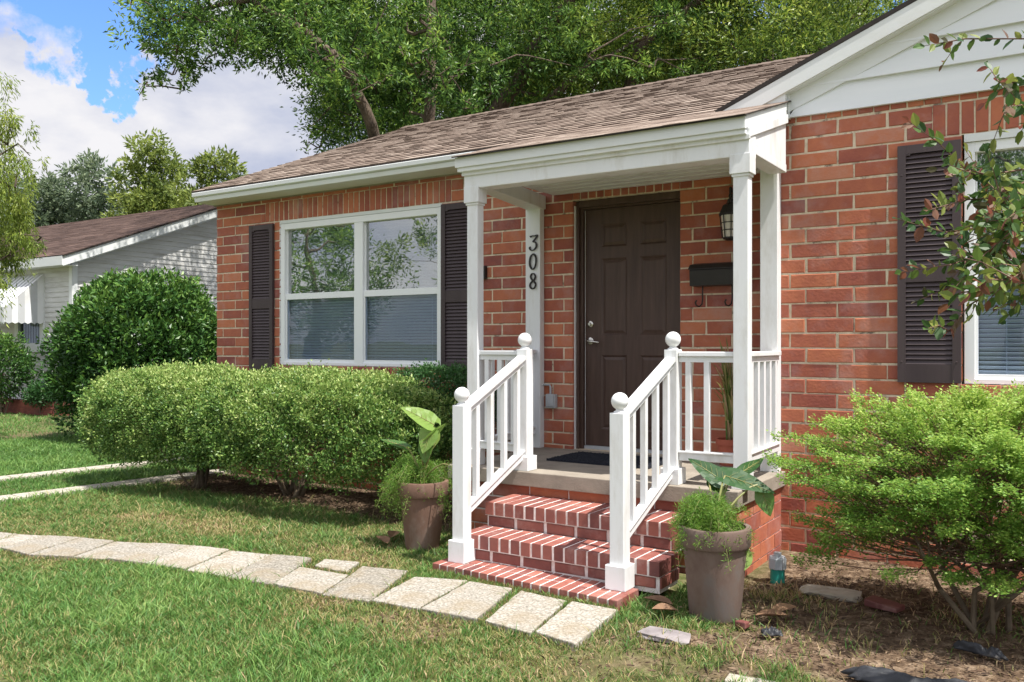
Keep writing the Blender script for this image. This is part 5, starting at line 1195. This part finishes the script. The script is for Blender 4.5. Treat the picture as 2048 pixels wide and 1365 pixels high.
# rounded oval leaves: hexagonal outline with a crease
n = len(P); Dn = unit(D); Rn = RNG.normal(size=(n, 3)); Rn[:, 2] += .9; Sd = unit(np.cross(Dn, Rn)); U = np.cross(Sd, Dn); L_ = RNG.uniform(.028, .052, n)[:, None]; W_ = L_*.27
rowsL = [P, P+Dn*L_*.22+Sd*W_*.8+U*L_*.05, P+Dn*L_*.55+Sd*W_+U*L_*.07, P+Dn*L_*.85+Sd*W_*.45+U*L_*.03, P+Dn*L_*1.0-U*L_*.04, P+Dn*L_*.85-Sd*W_*.45+U*L_*.03, P+Dn*L_*.55-Sd*W_+U*L_*.07, P+Dn*L_*.22-Sd*W_*.8+U*L_*.05, P+Dn*L_*.55]
V = np.stack(rowsL, 1).reshape(-1, 3); i = np.arange(n)[:, None]*9
F4 = np.concatenate([i+np.array([[0, 1, 2, 8]]), i+np.array([[8, 2, 3, 4]]), i+np.array([[0, 8, 6, 7]]), i+np.array([[8, 4, 5, 6]])], 1).reshape(-1, 4)
link_mesh('leaves', nmesh('leaves', V, F4, None, np.repeat(T, 4)), 'myrtle', t)
# ============================================================ NEIGHBOURING HOUSE
NY = 10.0; NX = -17.25; NE = 3.14; NP = .385; NR = 14.3
nb_ = thing('neighbour_house', 'white clapboard house with dark brown shingle roof left of the brick house', 'house', (NX, NY, 0))
mb = MB(); z = .0; NXL = -27
nwin = (onY(32, 600, NY)[0], onY(88, 600, NY)[0], 1.24, 2.86)
mb.box(NXL, nwin[0], NY+.02, NY+.2, -.2, NE); mb.box(nwin[1], NX-.01, NY+.02, NY+.2, -.2, NE); mb.box(nwin[0], nwin[1], NY+.02, NY+.2, -.2, nwin[2]); mb.box(nwin[0], nwin[1], NY+.02, NY+.2, nwin[3], NE)
while z < NE:
    for (a, b) in ((NXL, nwin[0]), (nwin[1], NX)) if (z+.05 > nwin[2] and z < nwin[3]) else ((NXL, NX),):
        mb.hexa([(a, NY, z), (b, NY, z), (b, NY+.03, z), (a, NY+.03, z), (a, NY+.014, z+.104), (b, NY+.014, z+.104), (b, NY+.03, z+.104), (a, NY+.03, z+.104)])
    z += .104
z = 0; nh = NE+NP*(NR-NY)
while z < nh:
    y0 = NY if z < NE-.1 else NY+(z+.1-NE)/NP; y1 = 2*NR-y0
    if y1 > y0+.1: mb.hexa([(NX-.03, y0, z), (NX, y0, z), (NX, y1, z), (NX-.03, y1, z), (NX-.03, y0, z+.104), (NX-.014, y0, z+.104), (NX-.014, y1, z+.104), (NX-.03, y1, z+.104)])
    z += .104
mb.box(NX-.2, NX-.031, NY+.2, 18.5, -.2, NE)
mb.build('siding_wall', 'nsiding', nb_)
mb = MB(); mb.box(NX-.10, NX+.012, NY-.018, NY-.001, 0, NE); mb.box(NX+.001, NX+.016, NY, NY+.10, 0, NE)
mb.build('corner_board', 'trim', nb_)
ey = NY-.35; ez = NE-.02
mb = MB(); SLn = math.hypot(NR-ey, NP*(NR-ey)); shingles(mb, (NXL, ey, ez+.075), (1, 0, 0), (0, 1, NP), NX+.26-NXL, SLn, .15, .25, .6)
ns = mb.build('shingles', 'nshingle', nb_, fix=False)
mb = MB(); zz = lambda y: ez+NP*(y-ey)
mb.prism([(ey, zz(ey)+.045), (ey, zz(ey)+.072), (NR, zz(NR)+.072), (NR, zz(NR)+.045)], 'X', NXL, NX+.26); mb.prism([(NR, zz(NR)+.045), (NR, zz(NR)+.071), (2*NR-ey, zz(ey)+.072), (2*NR-ey, zz(ey)+.045)], 'X', NXL, NX+.26)
nr = mb.build('roof', 'dark_edge', nb_); ns.parent = nr
mb = MB(); mb.prism([(ey+.02, zz(ey)-.14), (ey+.02, zz(ey)+.04), (NR, zz(NR)+.04), (NR, zz(NR)-.14)], 'X', NX+.20, NX+.235)
mb.prism([(ey+.3, zz(ey+.3)-.20), (ey+.3, zz(ey+.3)-.06), (NR, zz(NR)-.06), (NR, zz(NR)-.20)], 'X', NX+.017, NX+.06)
mb.build('rake_board', 'trim', nb_)
mb = MB(); mb.prism([(ey+.02, zz(ey)-.10), (ey+.02, zz(ey)-.085), (NR, zz(NR)-.085), (NR, zz(NR)-.10)], 'X', NX+.0, NX+.20); mb.box(NXL, NX+.2, ey+.03, NY-.002, ez-.115, ez-.10)
mb.build('soffit', 'trim', nb_)
mb = MB(); mb.box(NXL, NX+.24, ey-.005, ey+.02, ez-.125, ez+.06); mb.build('fascia', 'trim', nb_)
wn = bpy.data.objects.new('window', None); COL.objects.link(wn); wn.parent = nb_
a, b, c, d = nwin; mb = MB(); mb.box(a-.02, a+.13, NY-.025, NY+.05, c, d); mb.box(b-.13, b+.02, NY-.025, NY+.05, c, d); mb.box(a+.13, b-.13, NY-.025, NY+.05, d-.12, d); mb.box(a+.13, b-.13, NY-.04, NY+.05, c, c+.14); mb.box(a+.13, b-.13, NY, NY+.05, c+.14, c+.19)
mb.build('window_frame', 'trim', wn)
mb = MB(); mb.box(a+.13, b-.13, NY+.03, NY+.035, c+.19, d-.12); mb.build('pane', 'screen_glass', wn)
mb = MB()
for i in range(9): q = a+.15+i*(b-a-.3)/8; mb.box(q, q+.05, NY+.09, NY+.10, c+.15, d-.1)
mb.build('curtain', 'blind', wn)
mb = MB(); mb.box(a, b, NY+.19, NY+.195, c, d); mb.build('interior', 'room', wn)
# scalloped metal awning
aw = bpy.data.objects.new('awning', None); COL.objects.link(aw); aw.parent = nb_
ax0 = a-1.05; ax1 = b+.02; mb = MB(); n = 26
for i in range(n):
    x0 = ax0+(ax1-ax0)*i/n; x1 = ax0+(ax1-ax0)*(i+1)/n; h = .012 if i % 2 else 0
    mb.hexa([(x0, NY-.80, 2.16+h), (x1, NY-.80, 2.16+h), (x1, NY-.03, 2.86+h), (x0, NY-.03, 2.86+h), (x0, NY-.80, 2.165+h), (x1, NY-.80, 2.165+h), (x1, NY-.03, 2.865+h), (x0, NY-.03, 2.865+h)], (i % 2)*.55+.25)
    s0 = 2.16-.30; s1 = s0-(.05)
    mb.hexa([(x0, NY-.815, s0), (x1, NY-.815, s0), (x1, NY-.803, s0), (x0, NY-.803, s0), (x0, NY-.815, 2.165+h), (x1, NY-.815, 2.165+h), (x1, NY-.803, 2.165+h), (x0, NY-.803, 2.165+h)], (i % 2)*.45+.40)
    mb.prism([(x0, s0), (x0+(x1-x0)*.2, s0-.03), ((x0+x1)/2, s0-.045), (x0+(x1-x0)*.8, s0-.03), (x1, s0)], 'Y', NY-.815, NY-.803)
mb.build('awning_slats', 'awning', aw, fix=True)
mb = MB()
for i in range(6):
    y0 = NY-.80+i*.13; y1 = y0+.128; f = lambda y: 2.165+.70*(y-(NY-.8))/.77
    mb.prism([(y0, 1.86), (y0, f(y0)), (y1, f(y1)), (y1, 1.86), ((y0+y1)/2, 1.83)], 'X', ax1-.01-(i % 2)*.006, ax1+.004-(i % 2)*.006, (i % 2)*.4+.3)
mb.build('awning_side', 'awning', aw)
# planter bed wall in front of the neighbour
t = thing('garden_bed_wall', 'low red brick planter wall at the foot of the white house', 'planter wall', (-18.5, 9.35, 0))
mb = MB(); mb.box(-23, -16.9, 9.30, 9.45, -.05, .27); mb.box(-16.9, -16.8, 9.30, 9.9, -.05, .27)
mb.build('brick_courses', surf('bed_brick', (.12, .035, .025), (.24, .075, .05), scale=7, rough=.85, stretch=(1, 1, 3), dirt=((.05, .04, .03), .6)), t)
mb = MB(); mb.box(-23, -16.9, 9.45, 9.95, -.05, .22); mb.build('soil', 'potsoil', t)
def small_bush(c, r, n, lab, mat, seed, L=(.05, .09)):
    return hedge((c[0], c[1], c[2]), r, n, lab, mat, 2.1, L, seed, name='garden_shrub', thick=.22, lump=.3, stemn=6, asp=.45, tuft=.12, group='shrubs in the bed of the white house')
b1 = at(8, 745, 17.6); small_bush((b1[0], b1[1], .90), (.62, .5, .65), 7000, 'leafy green shrub below the awning at the left edge', 'camellia', 61)
b2 = at(85, 775, 17.2); small_bush((b2[0], b2[1], .42), (.50, .22, .22), 3500, 'low sprawling plant in the brick bed below the white house window', 'hedge_dark', 62, (.05, .08))
# ============================================================ GRASS AND LITTER (stuff)
def inpoly(x, y, q):
    r = np.zeros(len(x), bool); n = len(q); j = n-1
    for i in range(n):
        xi, yi = q[i]; xj, yj = q[j]; c = ((yi > y) != (yj > y)) & (x < (xj-xi)*(y-yi)/(yj-yi+1e-12)+xi); r ^= c; j = i
    return r
def scatter(n, x0, x1, y0, y1):
    x = RNG.uniform(x0, x1, n); y = RNG.uniform(y0, y1, n); px, py, zc = proj(x, y, 0.0)
    k = (px > -700) & (px < 2750) & (py < 1800) & (zc > .8) & (py > 700)
    return x[k], y[k], zc[k]
def blocked(x, y):
    b = (y > W) & (x > XL) | (y > G) & (x > GX0) | (y > 5.08) & (x > -3.8) & (x < -1.57) | (y > 4.40) & (x > -3.28) & (x < -1.9)
    b |= inpoly(x, y, [(AL, yl), (AR, yr), (AR, 4.5), (AL, 4.5)])
    for q in PAVE: b |= inpoly(x, y, q)
    for (cx_, cy_, r) in ((PL[0], PL[1], .11), (PR[0], PR[1], .125), (-1.492, 5.215, .045)): b |= (x-cx_)**2+(y-cy_)**2 < r*r
    for (xa_, ya_, xb_, yb_) in ((-8.45, 1.5, -7.62, 8.2), (-9.75, 1.5, -8.83, 9.0)):
        xc = xa_+(xb_-xa_)*(y-ya_)/(yb_-ya_); b |= (np.abs(x-xc) < .12)
    b |= (y > 9.3) & (x < -16.8)
    return b
GX = []; 
for (n, x0, x1, y0, y1) in ((330000, -7.5, 1.2, 1.9, 5.4), (150000, -13, -3.5, 2.0, 7.5), (80000, -24, -7, 4, 16), (14000, -2.4, 1.2, 4.2, 6.0)):
    x, y, zc = scatter(n, x0, x1, y0, y1); GX.append(np.stack([x, y, zc], 1))
GX = np.concatenate(GX); x, y, zc = GX.T
near_edge = np.zeros(len(x), bool)
dn = fbm(x, y, 1.3, 70); dry = fbm(x, y, 1.0, 71); sm = soil_mask(x, y)
# dry, sparse strip along the house side of the path and by the apron
strip_dry = np.exp(-((y-(4.28+.13*(x+4)*(x > -4)*0+.0))/.22)**2)*((x > -6.6) & (x < -3.4))
rightdry = np.clip((x+2.15)/.4, 0, 1)
keep = RNG.random(len(x)) < np.clip(1.15-1.08*sm-.55*strip_dry-.62*rightdry*np.clip((.60-dn)*6, 0, 1), .02, 1)
keep &= ~blocked(x, y)
keep &= ~((y > 5.2) & (x > -8.2) & (x < -3.7) & (RNG.random(len(x)) < .85))
x, y, zc, dn, dry, sm, strip_dry, rightdry = [q[keep] for q in (x, y, zc, dn, dry, sm, strip_dry, rightdry)]
n = len(x); tone = np.clip(.38+.75*(dn-.32)+RNG.normal(0, .20, n)-.25*strip_dry-.30*rightdry*np.clip((dry-.40)*6, 0, 1)-.3*sm, 0, 1)
tone[RNG.random(n) < .12] *= .35
far_l = (x < -7.8); tone[far_l] = np.clip(tone[far_l]*.55+.38+.1*RNG.random(far_l.sum()), 0, 1)
cl_ = fbm(x, y, 9.0, 77)-.5; tone = np.clip(tone+cl_*.35*(tone > .3), 0, 1)
hgt = RNG.uniform(.018, .046, n)*(1+.9*(dn-.5)+1.3*cl_)*np.where(zc > 7, 1.15, 1)*np.where(RNG.random(n) < .04, 1.7, 1); wdt = np.clip(.0016+.00030*zc, .002, .012)*RNG.uniform(.8, 1.3, n)
ang = RNG.uniform(0, 2*np.pi, n); lean = RNG.uniform(.25, 1.35, n)*hgt; la = RNG.uniform(0, 2*np.pi, n)
z0 = gz(x, y)-.004
B = np.stack([x, y, z0], 1); sd = np.stack([np.cos(ang), np.sin(ang), np.zeros(n)], 1)*wdt[:, None]; ld = np.stack([np.cos(la), np.sin(la), np.zeros(n)], 1)
m1 = B+ld*(lean*.35)[:, None]+np.array((0, 0, 1))*(hgt*.6)[:, None]; tp = B+ld*lean[:, None]+np.array((0, 0, 1))*hgt[:, None]
V = np.stack([B-sd, B+sd, m1+sd*.8, m1-sd*.8, tp], 1).reshape(-1, 3); i = np.arange(n)[:, None]*5
me = nmesh('grass', V, i+np.array([[0, 1, 2, 3]]), i+np.array([[3, 2, 4]]), np.concatenate([tone, tone]))
o = link_mesh('grass', me, 'grass'); setp(o, 'short mixed green and dry lawn grass', 'grass', kind='stuff')
# litter: chips, dead leaves and pine straw on the bare soil
x, y, zc = scatter(110000, -8.4, 1.5, 2.2, 6.3); sm = soil_mask(x, y); sd_ = np.exp(-((y-4.25)/.2)**2)*((x > -6.6) & (x < -3.4))
k = (RNG.random(len(x)) < np.clip(sm*1.0+sd_*.35+.05, 0, 1)) & ~blocked(x, y); x, y = x[k], y[k]; n = len(x)
P = np.stack([x, y, gz(x, y)+RNG.uniform(.001, .014, n)], 1); D = RNG.normal(size=(n, 3)); D[:, 2] *= .22
tn = np.clip(RNG.beta(1.2, 2.2, n)+.35*(fbm(x, y, 1.7, 80)-.5), 0, 1)
o = leaves('leaf_litter', 'litter', P, D, RNG.uniform(.008, .028, n)*np.where(RNG.random(n) < .25, 1.9, 1), .24, None, (0, 0, 0), tone=tn, flatup=1.5, fold=.08); setp(o, 'brown dead leaves and wood chips over the bare garden soil', 'leaf litter', kind='stuff')
# blades growing in the seams around pavers and steps
x = []; y = []
for q in PAVE:
    for i in range(4):
        a = np.array(q[i]); b = np.array(q[(i+1) % 4]); m_ = 150; tt = RNG.random(m_)[:, None]; p = a+(b-a)*tt+RNG.normal(0, .012, (m_, 2)); p = p+(p-np.array(q).mean(0))*.035; x += list(p[:, 0]); y += list(p[:, 1])
for _ in range(2600):
    u = random.random(); x.append(AL+(AR-AL)*u); y.append(yl+(yr-yl)*u-abs(random.gauss(.0, .03))-.004)
x = np.array(x); y = np.array(y); n = len(x)
P = np.stack([x, y, np.full(n, -.005)], 1); D = RNG.normal(size=(n, 3))*.5; D[:, 2] = 1
o = leaves('edge_grass', 'grass', P, D, RNG.uniform(.016, .040, n), .09, None, (0, 0, 0), tone=np.clip(RNG.normal(.28, .2, n), 0, 1)); setp(o, 'thin grass growing in the seams of the pavers and apron', 'grass', kind='stuff')
